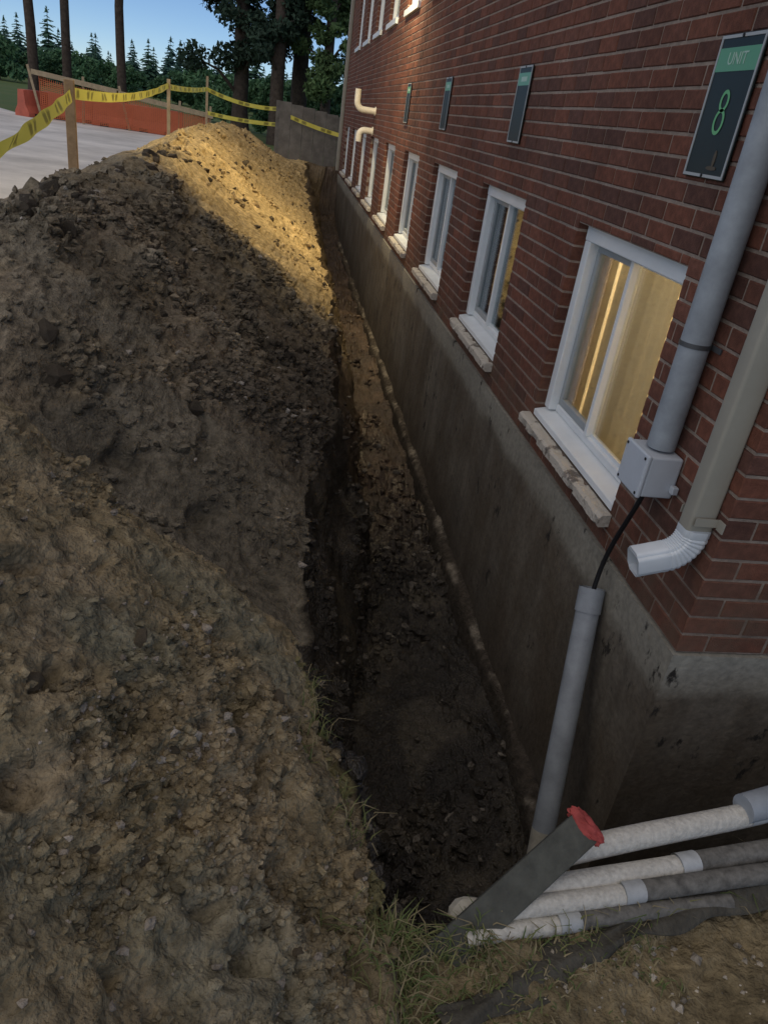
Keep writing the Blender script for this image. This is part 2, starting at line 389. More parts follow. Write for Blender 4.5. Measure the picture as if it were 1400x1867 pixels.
    coln = C(0.240, 0.190, 0.112) * (1 - 0.55 * v1) + C(0.175, 0.145, 0.090) * 0.55 * v1; coln = coln * (1 - 0.4 * v2) + C(0.26, 0.21, 0.145) * 0.4 * v2; coln = coln * (1 - 0.45 * v3) + C(0.11, 0.095, 0.055) * 0.45 * v3; v4 = sm(0.15, 0.5, pn(q * 2.1 + 63))[:, None]; coln = coln * (1 - 0.5 * v4) + C(0.15, 0.155, 0.115) * 0.5 * v4
    wn = (1 - sm(1.95, 2.15, yv))[:, None]
    col = coln * wn + colp * (1 - wn)
    col = np.where(bank[:, None], C(0.138, 0.122, 0.092) * (0.8 + 0.4 * v2), col)
    col[pile] *= 1.22
    low_dark = (sm(0.50, 0.10, q[:, 2] + 0.18 * pn(q * 2.2 + 5)) * sm(2.9, 3.4, yv) * sm(6.4, 4.6, yv))[:, None] * (seg_id == 2)[:, None]  # bank colour darkens low on the slope beside the trench
    col = col * (1 - 0.72 * low_dark) + C(0.062, 0.052, 0.042) * 0.72 * low_dark
    # sand: own boundary
    ysand = 6.7 + 0.9 * pn(q * 0.9 + 41) + 0.35 * pn(q * 4 + 4) + np.clip(-0.9 - q[:, 0], 0, 3) * 2.2 + 0.35 * sm(0.75, 1.05, q[:, 2]) - 0.3 * sm(0.35, 0.0, q[:, 2])
    ws = sm(-0.5, 0.9, yv - ysand + 0.5 * pn(q * 9 + 2))[:, None] * np.where(seg_id <= 3, 1, 0)[:, None]
    ws = ws * np.where(seg_id == 3, 0.35, 1.0)[:, None]
    sand = C(0.58, 0.43, 0.205) * (0.85 + 0.25 * v2) ; sand = sand * (1 - 0.35 * v3) + C(0.34, 0.25, 0.13) * 0.35 * v3
    col = col * (1 - ws) + sand * ws
    # trench wall and floor: wet dark clay, reddish further along
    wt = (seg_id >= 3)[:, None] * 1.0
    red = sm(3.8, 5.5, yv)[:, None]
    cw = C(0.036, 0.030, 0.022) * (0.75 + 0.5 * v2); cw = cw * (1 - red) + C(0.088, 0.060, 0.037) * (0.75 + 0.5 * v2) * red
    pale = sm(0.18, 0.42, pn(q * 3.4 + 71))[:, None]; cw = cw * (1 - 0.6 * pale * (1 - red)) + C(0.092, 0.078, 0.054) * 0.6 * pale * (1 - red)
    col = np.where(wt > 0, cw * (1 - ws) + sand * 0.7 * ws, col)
    col = np.where(lawn[:, None], C(0.215, 0.172, 0.098) * (0.8 + 0.45 * v2), col)
    lawnedge = (seg_id == 2) & (yv > 0.8) & (yv < 1.75) & (np.abs(q[:, 2]) < 0.05)
    col = np.where((lawnedge & (pn(q * 5 + 3) > -0.05))[:, None], C(0.21, 0.185, 0.09), col)
    col4 = np.concatenate([col, np.ones((len(col), 1))], 1)
    # split the sheet into its pieces
    W = X.shape[1]
    r, k = np.meshgrid(np.arange(R - 1), np.arange(W - 1), indexing='ij')
    Q = np.stack([r * W + k, r * W + k + 1, (r + 1) * W + k + 1, (r + 1) * W + k], -1).reshape(-1, 4)
    fs = S[k].ravel(); fy = ys[r].ravel(); ysf = ysand[Q[:, 0]]
    cls = np.full(len(Q), 4)                         # 4 trench
    pl = fs <= 2
    cls[pl & (fy < 2.16)] = 1
    cls[pl & (fy >= 2.16) & (fy < ysf)] = 2
    cls[pl & (fy >= 2.16) & (fy >= ysf)] = 3
    law = (fs >= 3) & (fy < y_lip(X[r, k].ravel()) + 0.0)
    cls[law] = 5
    out = {}
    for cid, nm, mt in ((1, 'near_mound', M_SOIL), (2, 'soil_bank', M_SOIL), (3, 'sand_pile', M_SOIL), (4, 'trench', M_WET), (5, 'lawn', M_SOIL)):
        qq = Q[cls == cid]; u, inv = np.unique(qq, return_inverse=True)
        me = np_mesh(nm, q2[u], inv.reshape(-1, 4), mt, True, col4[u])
        ob = bpy.data.objects.new(nm, me); link(ob); out[nm] = ob
    return out, q2, N.reshape(-1, 3), seg_id, yv, col
TER, TV, TN, TSEG, TY, TCOL = terrain()
tag(TER['near_mound'], 'mound of loose brown soil and pebbles filling the lower left corner', 'soil mound')
tag(TER['soil_bank'], 'long dark bank of clumpy dug-out soil left of the trench', 'soil bank')
tag(TER['sand_pile'], 'yellow sand heap at the far end of the dark soil bank', 'sand pile')
tag(TER['trench'], kind='structure'); tag(TER['lawn'], kind='structure')

# strip of lawn and trench in front of the building's end wall
def end_strip():
    xs = np.arange(1.29, 4.6, 0.012); ys = np.concatenate([np.arange(-0.6, 0.5, 0.03), np.arange(0.5, 1.72, 0.008)])
    X, Y = np.meshgrid(xs, ys)
    p2 = np.stack([X.ravel(), Y.ravel(), X.ravel() * 0], 1)
    t = sm(-0.02, 0.13, Y - y_lip(X) + 0.03 * pn(p2 * 6).reshape(X.shape))
    Z = 0.02 * pn(p2 * 3 + 2).reshape(X.shape) * (1 - t) - 1.06 * t
    p = np.stack([X, Y, Z], -1).reshape(-1, 3)
    p[:, 2] += 0.03 * pn(p * 4 + 11) + 0.035 * (0.25 - np.abs(pn(p * 9))) + 0.018 * (0.25 - np.abs(pn(p * 19))) + 0.008 * pn(p * 38)
    v2 = sm(-0.2, 0.4, pn(p * 3.1 + 17))[:, None]
    c = np.where(t.reshape(-1, 1) > 0.3, np.array([0.062, 0.05, 0.038]), np.array([0.215, 0.172, 0.098])) * (0.8 + 0.45 * v2)
    W = len(xs); r, k = np.meshgrid(np.arange(len(ys) - 1), np.arange(W - 1), indexing='ij')
    Q = np.stack([r * W + k, r * W + k + 1, (r + 1) * W + k + 1, (r + 1) * W + k], -1).reshape(-1, 4)
    me = np_mesh('lawn', p, Q, M_SOIL, True, np.concatenate([c, np.ones((len(c), 1))], 1))
    o = link(bpy.data.objects.new('lawn', me)); tag(o, kind='structure'); return p
END = end_strip()

def chips():
    v0 = np.array([(0, 0, 1), (1, 0, 0), (0, 1, 0), (-1, 0, 0), (0, -1, 0), (0, 0, -1)], float); f0 = np.array([(0,1,2),(0,2,3),(0,3,4),(0,4,1),(5,2,1),(5,3,2),(5,4,3),(5,1,4)])
    e = np.nonzero((END[:, 1] < 1.05) & (END[:, 1] > 0.6) & (END[:, 0] < 2.0))[0]; l = np.nonzero((TSEG == 4) & (TY < 0.92) & (TY > 0.6) & (TV[:, 0] > 0.6))[0]
    pts = np.concatenate([END[rng.choice(e, 90)], TV[rng.choice(l, 150)]]); n = len(pts)
    s = 0.003 + 0.011 * rng.random(n) ** 2.5
    vv = v0[None] * s[:, None, None] * rng.uniform(0.5, 1.3, (n, 6, 3)) + pts[:, None]
    c = np.array([0.46, 0.41, 0.33]) * rng.uniform(0.4, 1.1, (n, 1)); c = np.repeat(np.concatenate([c, np.ones((n, 1))], 1), 6, 0)
    o = link(bpy.data.objects.new('stone_chips', np_mesh('stone_chips', vv.reshape(-1, 3), (f0[None] + (np.arange(n) * 6)[:, None, None]).reshape(-1, 3), M_SOIL, False, c)))
    tag(o, 'pale stone chips strewn over the trampled soil', 'stone chips', kind='stuff')
# outer ground: one sheet to the horizon, open where the dug area is
M_FIELD = mat('field_grass', (0.095, 0.145, 0.050), 0.95, 0.15, var=0.4, scale=0.35, bump=0.4, bscale=8, col2=(0.125, 0.155, 0.060))
gm = MB(); B = 1500.0
hx0, hx1, hy0, hy1 = -2.9, 4.55, -0.55, 20.1
xs = [-B, hx0, hx1, B]; ysx = [-B, hy0, hy1, B]
for i in range(3):
    for j in range(3):
        if i == 1 and j == 1: continue
        gm.add([(xs[i], ysx[j], -0.012), (xs[i+1], ysx[j], -0.012), (xs[i+1], ysx[j+1], -0.012), (xs[i], ysx[j+1], -0.012)], [(0, 1, 2, 3)])
tag(gm.obj('ground', M_FIELD), kind='structure')
M_LOT = mat('gravel_lot', (0.62, 0.60, 0.56), 0.95, 0.2, var=0.30, scale=0.55, bump=0.4, bscale=30)
lot = MB(); lp = [(-2.95, -12), (-2.95, 12), (-2.7, 20), (-2.9, 27.6), (-8.6, 28.6), (-11.5, 33), (-14, 41), (-40, 44), (-45, -12)]
lot.add([(x, y, 0.0) for x, y in lp], [tuple(range(len(lp)))[::-1]])
tag(lot.obj('parking_lot', M_LOT), kind='structure')

# loose clods and pebbles on the earth
def ico(sub):
    bm = bmesh.new(); bmesh.ops.create_icosphere(bm, subdivisions=sub, radius=1.0)
    v = np.array([x.co[:] for x in bm.verts]); f = np.array([[x.index for x in fc.verts] for fc in bm.faces]); bm.free(); return v, f
ICO1 = ico(1); ICO2 = ico(2); ICO3 = ico(4)
def scatter_clods():
    pj = proj(TV); inside = (pj[:, 0] > -60) & (pj[:, 0] < 1460) & (pj[:, 1] > -60) & (pj[:, 1] < 1930) & (pj[:, 2] > 0.3)
    def pick(mask, n, power):
        idx = np.nonzero(mask & inside)[0]
        w = 1.0 / np.maximum(pj[idx, 2], 0.5) ** power; w *= 0.06 + sm(-0.05, 0.35, pn(TV[idx] * 2.3 + 31) + 0.35 * pn(TV[idx] * 7 + 3)); sb = (TSEG[idx] == 2) & (TY[idx] > 2.15) & (TY[idx] < 3.2) & (TV[idx, 2] < 0.4); w[sb] *= 0.12; w /= w.sum()
        return rng.choice(idx, n, replace=False, p=w)
    jobs = [('near_mound', (TSEG <= 2) & (TSEG >= 1) & (TY < 2.1), 7000, 0.0028, 0.014, 0.6, M_SOIL, 1),
            ('soil_bank', (TSEG <= 2) & (TSEG >= 1) & (TY >= 2.2) & (TY < 6.6), 8000, 0.005, 0.030, 0.5, M_SOIL, 0),
            ('sand_pile', (TSEG <= 2) & (TSEG >= 1) & (TY >= 7.3) & (TY < 17), 700, 0.010, 0.04, 0.5, M_SOIL, 2),
            ('trench', (TSEG >= 3) & (TY > 1.05) & (TY < 12), 5200, 0.005, 0.034, 0.5, M_WET, 3)]
    v0, f0 = ICO1
    for nm, mask, n, s0, s1, pw, mt, mode in jobs:
        ii = pick(mask, n, pw); s = s0 + (s1 - s0) * rng.random(n) ** 3.2
        sc = s[:, None] * rng.uniform(0.65, 1.25, (n, 3)); sc[:, 2] *= 0.8
        vv = v0[None] * (1 + 0.22 * rng.normal(size=(n, len(v0), 1))) * sc[:, None, :]
        a = rng.random(n) * 6.28; ca, sa = np.cos(a)[:, None], np.sin(a)[:, None]
        vx = vv[..., 0] * ca - vv[..., 1] * sa; vy = vv[..., 0] * sa + vv[..., 1] * ca
        vv = np.stack([vx, vy, vv[..., 2]], -1) + (TV[ii] + TN[ii] * (s * 0.25)[:, None])[:, None, :]
        c = TCOL[ii] * rng.uniform(0.7, 1.25, (n, 1))
        if mode == 1:
            pb = rng.random(n) < 0.06; c[pb] = np.array([0.36, 0.31, 0.25]) * rng.uniform(0.75, 1.25, (pb.sum(), 1))
        if mode == 0:
            pb = rng.random(n) < 0.02; c[pb] = np.array([0.32, 0.29, 0.25]) * rng.uniform(0.75, 1.2, (pb.sum(), 1))
        if mode == 2:
            pb = rng.random(n) < 0.30; c[pb] = np.array([0.12, 0.095, 0.06])
        if mode == 3:
            pb = rng.random(n) < 0.10; c[pb] = np.array([0.17, 0.15, 0.12])
        cc = np.repeat(np.concatenate([c, np.ones((n, 1))], 1), len(v0), 0)
        F = (f0[None] + (np.arange(n) * len(v0))[:, None, None]).reshape(-1, 3)
        me = np_mesh('clods', vv.reshape(-1, 3), F, mt, False, cc)
        o = bpy.data.objects.new('pebbles' if mode == 1 else 'clods', me); link(o, TER[nm]); tag(o, kind='stuff')
    # bigger lumps one can pick out
    hulls = []
    for k in range(8):                      # sharp broken clods
        bm = bmesh.new()
        for _ in range(26):
            v = rng.normal(size=3); v /= np.linalg.norm(v); bm.verts.new(v * rng.uniform(0.72, 1.1) * np.array([1.0, 0.85, 0.68]))
        h = bmesh.ops.convex_hull(bm, input=bm.verts); bmesh.ops.delete(bm, geom=list(set(h['geom_interior'] + h['geom_unused'])), context='VERTS')
        bmesh.ops.triangulate(bm, faces=bm.faces); bm.verts.index_update()
        hulls.append((np.array([v.co[:] for v in bm.verts]), np.array([[v.index for v in f.verts] for f in bm.faces]))); bm.free()
    for nm, mask, n, s0, s1, mt, tint in (('near_mound', (TSEG == 2) & (TY < 2.05) & (TY > 0.4), 30, 0.012, 0.034, M_SOIL, (0.215, 0.172, 0.115)),
                                   ('soil_bank', (TSEG == 2) & (TY > 2.6) & (TY < 6.4), 80, 0.025, 0.07, M_SOIL, (0.155, 0.130, 0.098)),
                                   ('soil_bank', (TSEG <= 2) & (TY > 3.2) & (TY < 7.5) & (TV[:, 2] > 0.93), 26, 0.03, 0.085, M_SOIL, (0.130, 0.108, 0.084)),
                                   ('sand_pile', (TSEG == 2) & (TY > 7.6) & (TY < 16), 26, 0.03, 0.08, M_SOIL, (0.2, 0.15, 0.085)),
                                   ('trench', (TSEG == 4) & (TY > 1.25) & (TY < 7), 80, 0.02, 0.065, M_WET, (0.10, 0.085, 0.065))):
        ms = []
        for k in range(8):
            kk = rng.uniform(0.8, 1.2); cc = np.tile(np.array([*[t * kk for t in tint], 1]), (len(hulls[k][0]), 1))
            ms.append(np_mesh('clod', hulls[k][0], hulls[k][1], mt, False, cc))
        for i in pick(mask, n, 0.5):
            o = bpy.data.objects.new('clod' if nm != 'trench' else 'stone', ms[rng.integers(8)])
            s = s0 + (s1 - s0) * rng.random() ** 2.2; o.location = TV[i] - TN[i] * s * 0.25
            o.rotation_euler = (rng.normal() * 0.5, rng.normal() * 0.5, rng.random() * 6.28); o.scale = (s, s, s); link(o, TER[nm])
scatter_clods(); chips()

# grass along the lip and on the trampled lawn
def grass():
    pos = []; hs = []
    lipm = (TSEG >= 2) & (TSEG <= 3) & (TY > 0.7) & (TY < 1.75) & (np.abs(TV[:, 2] - 0.0) < 0.06)
    idx = np.nonzero(lipm)[0]; clump = pn(TV[idx] * 4 + 3) + 0.4 * pn(TV[idx] * 13)
    idx = idx[clump > 0.02]
    for i in rng.choice(idx, 650): pos.append(TV[i]); hs.append(rng.uniform(0.02, 0.065))
    lawn = np.nonzero((TSEG >= 3) & (TY < y_lip(TV[:, 0]) + 0.02) & (TY > 0.55))[0]
    den = pn(TV[lawn] * 3.2 + 19) + 0.5 * pn(TV[lawn] * 9) + 1.1 * (1 - sm(0.45, 1.1, TV[lawn][:, 0])) - 0.35
    lawn2 = lawn[den > 0.05]
    for i in rng.choice(lawn2, 2400): pos.append(TV[i]); hs.append(rng.uniform(0.006, 0.028))
    rim = np.nonzero((TSEG >= 3) & (np.abs(TY - y_lip(TV[:, 0])) < 0.05) & (TV[:, 2] > -0.12))[0]
    for i in rng.choice(rim, 400): pos.append(TV[i]); hs.append(rng.uniform(0.02, 0.07))
    e = np.nonzero((END[:, 1] < y_lip(END[:, 0]) + 0.02) & (END[:, 1] > 0.55) & (END[:, 0] < 2.2) & (pn(END * 3.2 + 19) > 0.12))[0]
    for i in rng.choice(e, 900): pos.append(END[i]); hs.append(rng.uniform(0.012, 0.04))
    pos = np.array(pos); hs = np.array(hs); n = len(pos)
    a = rng.random(n) * 6.28; dirv = np.stack([np.cos(a), np.sin(a), a * 0], 1); sd = np.stack([-np.sin(a), np.cos(a), a * 0], 1)
    lean = rng.uniform(0.5, 1.7, n)[:, None]; w = rng.uniform(0.0010, 0.0022, n)[:, None]; h = hs[:, None]
    up = np.array([0, 0, 1.0])
    p0 = pos - up * 0.006; p1 = pos + up * h * 0.6 + dirv * h * lean * 0.35; p2 = pos + up * h * (0.95 - 0.42 * lean) + dirv * h * lean
    V = np.stack([p0 - sd * w, p0 + sd * w, p1 + sd * w * 0.8, p1 - sd * w * 0.8, p2 + sd * w * 0.2, p2 - sd * w * 0.2], 1).reshape(-1, 3)
    F = np.concatenate([np.array([[0, 1, 2, 3], [3, 2, 4, 5]]) + 6 * i for i in range(n)])
    g = rng.random(n)[:, None]
    c = np.array([0.075, 0.115, 0.038]) * g + np.array([0.17, 0.17, 0.07]) * (1 - g)
    dry = rng.random(n) < 0.35; c[dry] = np.array([0.24, 0.205, 0.12])
    c = np.repeat(np.concatenate([c, np.ones((n, 1))], 1), 6, 0)
    o = link(bpy.data.objects.new('grass', np_mesh('grass', V, F, M_GRASSB, True, c)))
    tag(o, 'short green and straw-coloured grass along the near trench lip', 'grass', kind='stuff')
grass()

# ================================================================ BUILDING
WX, YC, YF = 1.28, 1.68, 19.1           # brick face, near corner, far corner
ZB, CH, BL = 0.18, 0.0667, 0.20         # bottom of brickwork, course height, brick pitch
ZT = ZB + CH * 78
bld = empty('brick_building', (WX, YC, 0))
tag(bld, 'long red brick apartment building on an exposed concrete foundation', 'building')
LOW = [(2.315 + 1.83 * k, 3.325 + 1.83 * k, ZB + CH * 2, ZB + CH * 15.45) for k in range(9)]
UPW = [(1.90 + 1.80 * k, 2.93 + 1.80 * k, ZB + CH * 36, ZB + CH * 54) for k in range(9)]
OPEN = LOW + UPW

def wall_core():
    m = MB(); x0, x1 = WX + 0.0042, WX + 0.20
    ycuts = sorted(set([YC + 0.0042, YF] + [o[0] - 0.0007 for o in OPEN] + [o[1] + 0.0007 for o in OPEN]))
    for a, b in zip(ycuts[:-1], ycuts[1:]):
        mid = (a + b) / 2; zs = [(ZB, ZT)]
        for o in OPEN:
            if o[0] - 0.001 < mid < o[1] + 0.001:
                nz = []
                for p, q in zs:
                    lo, hi = o[2] - 0.0007, o[3] + 0.0007
                    if lo > p: nz.append((p, min(lo, q)))
                    if hi < q: nz.append((max(hi, p), q))
                zs = [z for z in nz if z[1] - z[0] > 0.002]
        for p, q in zs: m.box((x0, a, p), (x1, b, q))
    m.box((x1, YC + 0.0042, ZB), (9.0, YC + 0.2, ZT))
    o = m.obj('wall', M_MORTAR, bld)
wall_core()

def brick_tint():
    t = random.random()
    a, b, c = (0.136, 0.057, 0.038), (0.160, 0.062, 0.039), (0.112, 0.053, 0.039)
    if t < 0.55: r = a
    elif t < 0.85: r = b
    else: r = c
    k = random.uniform(0.86, 1.14); return tuple(v * k for v in r)
def brick_geo(L, H, D):
    """front at x=0, length along +y, depth along +x; small chamfer on the face edges"""
    e = 0.0035
    def j(): return random.uniform(-0.0009, 0.0009)
    f = [(j()*0.5, e+j(), e+j()), (j()*0.5, L-e+j(), e+j()), (j()*0.5, L-e+j(), H-e+j()), (j()*0.5, e+j(), H-e+j())]
    g = [(e, 0, 0), (e, L, 0), (e, L, H), (e, 0, H)]; h = [(D, 0, 0), (D, L, 0), (D, L, H), (D, 0, H)]
    fs = [(0, 3, 2, 1)] + [(i, (i+1) % 4, 4+(i+1) % 4, 4+i) for i in range(4)] + [(4+i, 4+(i+1) % 4, 8+(i+1) % 4, 8+i) for i in range(4)]
    return f + g + h, fs
def brickwork():
    JT = 0.010; H = CH - JT; D = 0.09; items = []
    for c in range(int(round((ZT - ZB) / CH))):
        z = ZB + c * CH + JT * 0.5
        # long wall
        y = YC + (0.0 if c % 2 == 0 else D + JT); first = True
        blocks = []
        while y < YF - 0.02:
            L = BL - JT
            blocks.append((y, min(y + L, YF))); y += L + JT
        for a, b in blocks:
            segs = [(a, b)]
            for o in OPEN:
                if z + H > o[2] + 0.006 and z < o[3] - 0.004:
                    ns = []
                    for p, q in segs:
                        if q <= o[0] or p >= o[1]: ns.append((p, q)); continue
                        if p < o[0]: ns.append((p, o[0]))
                        if q > o[1]: ns.append((o[1], q))
                        if z + H > o[3] + 0.012:      # cut bricks over the opening
                            p2, q2 = max(p, o[0] + 0.005 if p < o[0] else p), min(q, o[1] - 0.005 if q > o[1] else q)
                            if q2 - p2 > 0.015: items.append((0, p2, o[3] + 0.004, q2 - p2, z + H - o[3] - 0.004))
                    segs = ns
            for p, q in segs:
                if q - p > 0.012: items.append((0, p, z, q - p, H))
        # end wall
        x = WX + (0.0 if c % 2 == 1 else D + JT)
        while x < 4.2:
            items.append((1, x, z, BL - JT, H)); x += BL
    def pose(it):
        k, a, z, L, h = it
        return np.array([WX, a + L/2, z + h/2]) if k == 0 else np.array([a + L/2, YC, z + h/2])
    C = np.array([pose(i) for i in items]); pj = proj(C)
    vis = (pj[:, 0] > 0) & (pj[:, 0] < 1400) & (pj[:, 1] > 0) & (pj[:, 1] < 1867) & (pj[:, 2] > 0)
    area = np.where(vis, 1.0 / pj[:, 2] ** 2, 0)
    area *= np.array([abs(C[n][0 if it[0] == 0 else 1]) / np.linalg.norm(C[n] - EYE) * it[3] for n, it in enumerate(items)])
    top = set(np.argsort(-area)[:300].tolist())
    cache = {}; rest = MB()
    for n, it in enumerate(items):
        k, a, z, L, h = it
        dj = random.uniform(-0.0009, 0.0009)
        tilt = random.uniform(-0.004, 0.004)
        if k == 0: M = Matrix.Translation((WX + dj, a, z + random.uniform(-0.0008, 0.0008))) @ Matrix.Rotation(tilt, 4, 'X')
        else: M = Matrix.Translation((a + L, YC + dj, z)) @ Matrix.Rotation(math.pi / 2, 4, 'Z') @ Matrix.Rotation(tilt, 4, 'X')
        if n in top:
            key = (round(L, 3), round(h, 3), random.randrange(9) if L > 0.15 else random.randrange(2))
            if key not in cache:
                b = MB(); vs, fs = brick_geo(L, h, D); b.add(vs, fs, brick_tint()); cache[key] = b.mesh('brick', M_BRICK)
            o = bpy.data.objects.new('brick', cache[key]); link(o, bld)
            o.matrix_local = Matrix.Translation((-WX, -YC, 0)) @ M
        else:
            vs, fs = brick_geo(L, h, D); rest.add([M @ Vector(v) for v in vs], fs, brick_tint())
    o = rest.obj('brickwork', M_BRICK, bld); tag(o, kind='stuff')
brickwork()

def foundation():
    m = MB(); fx, fy = WX - 0.010, YC - 0.010
    def nz(x, y, z, s): return float(pn(np.array([[x * s, y * s, z * s]]))[0])
    nu, nv = 420, 30
    U = np.linspace(0, 1, nu + 1) ** 1.5; V = np.linspace(0, 1, nv + 1)
    gy = fy + (YF - fy) * U; gz = -1.30 + (ZB - 0.004 + 1.30) * V
    Yg, Zg = np.meshgrid(gy, gz); pts = np.stack([Yg.ravel() * 0 + 1, Yg.ravel(), Zg.ravel()], 1)
    d = 0.007 * pn(pts * 3) + 0.003 * pn(pts * 11); d *= sm(0.0, 0.05, Yg.ravel() - fy) * sm(0, 0.05, ZB - Zg.ravel())
    vs = [(fx + a, p[1], p[2]) for a, p in zip(d, pts)]
    fs = [(j*(nu+1)+i, (j+1)*(nu+1)+i, (j+1)*(nu+1)+i+1, j*(nu+1)+i+1) for j in range(nv) for i in range(nu)]
    m.add(vs, fs)
    nu2 = 120; gx = fx + (9.0 - fx) * np.linspace(0, 1, nu2 + 1) ** 1.6
    Xg, Zg = np.meshgrid(gx, gz); pts = np.stack([Xg.ravel(), Xg.ravel() * 0 + 4, Zg.ravel()], 1)
    d = 0.007 * pn(pts * 3) + 0.003 * pn(pts * 11); d *= sm(0.0, 0.05, Xg.ravel() - fx) * sm(0, 0.05, ZB - Zg.ravel())
    m.add([(p[0], fy + a, p[2]) for a, p in zip(d, pts)], [(j*(nu2+1)+i, j*(nu2+1)+i+1, (j+1)*(nu2+1)+i+1, (j+1)*(nu2+1)+i) for j in range(nv) for i in range(nu2)])
    zt = ZB - 0.004
    m.add([(fx, fy, zt), (9, fy, zt), (9, fy + 0.3, zt), (fx + 0.3, fy + 0.3, zt), (fx + 0.3, YF, zt), (fx, YF, zt)], [(0, 1, 2, 3), (0, 3, 4, 5)])
    m.obj('foundation', M_CONC, bld, smooth=False)
    # rough footing ledge along the foot of the wall
    n = 1500; t = np.linspace(0, 1, n) ** 1.5; yy = YC + 0.02 + (YF - YC - 0.3) * t
    prof = [(0.00, -0.955), (0.012, -0.962), (0.03, -0.972), (0.048, -0.985), (0.058, -1.015), (0.064, -1.06), (0.066, -1.22)]
    g = np.array([[(fx - a, y, z) for a, z in prof] for y in yy]); q = g.reshape(-1, 3)
    w = np.tile(np.array([0.2, 0.8, 1, 1, 1, 1, 0.5]), n)
    wob = 0.05 * pn(np.stack([q[:, 1] * 1.3, q[:, 1] * 0, q[:, 1] * 0 + 2], 1)) * w
    d = (0.006 * pn(q * np.array([9, 5, 9])) + 0.012 * pn(q * 31) + 0.055 * pn(q * 1.7) + 0.02 * pn(q * 4.1) - 0.012) * w
    q = q + np.stack([-d * 0.8 - wob, d * 0, d * 0.9], 1); q[:, 2] += 0.06 * sm(10, 17, q[:, 1])
    k = len(prof); F = [(r*k+c, r*k+c+1, (r+1)*k+c+1, (r+1)*k+c) for r in range(n - 1) for c in range(k - 1)]
    pal = sm(0.02, 0.45, pn(q * np.array([9, 3.2, 9]) + 31) + 0.4 * pn(q * 19))[:, None]
    c = np.array([0.075, 0.062, 0.048]) * (1 - pal) + np.array([0.24, 0.21, 0.165]) * pal
    c = np.where((np.arange(len(q)) % k >= 4)[:, None], np.array([0.06, 0.05, 0.038]), c)
    me = np_mesh('footing', q - np.array([WX, YC, 0]), F, M_SOIL, True, np.concatenate([c, np.ones((len(c), 1))], 1))
    link(bpy.data.objects.new('footing', me), bld)
foundation()

# interior shell so that windows look into rooms
M_ROOM = mat('room_paint', (0.42, 0.36, 0.27), 0.9, 0.2)
M_ROOMD = mat('dim_room_paint', (0.20, 0.20, 0.19), 0.9, 0.2)
def room(name, y0, y1, z0, z1, x1, m):
    r = MB(); x0 = WX + 0.192
    t = 0.05
    r.box((x1, y0 - t, z0 - t), (x1 + t, y1 + t, z1 + t)); r.box((x0, y0 - t, z0 - t), (x1, y0, z1 + t)); r.box((x0, y1, z0 - t), (x1, y1 + t, z1 + t))
    r.box((x0, y0, z0 - t), (x1, y1, z0)); r.box((x0, y0, z1), (x1, y1, z1 + t))
    return r.obj('room_lining', m, bld)
room('a', 2.0, 3.9, 0.0, 2.3, 3.6, M_ROOM)
room('b', 4.02, 18.9, 0.0, 2.3, 3.6, M_ROOMD)
room('c', 1.95, 18.9, 2.42, 5.0, 3.6, M_ROOMD)
roof = MB(); roof.box((WX - 0.3, YC - 0.3, ZT), (9.2, YF + 0.3, ZT + 0.18)); roof.obj('roof', mat('roof_edge', (0.09, 0.085, 0.08), 0.8), bld)
fe = MB(); fe.box((WX + 0.0, YF, -1.2), (9.0, YF + 0.2, ZT)); fe.box((8.8, YC + 0.2, -1.2), (9.0, YF, ZT)); fe.obj('wall', M_MORTAR, bld)

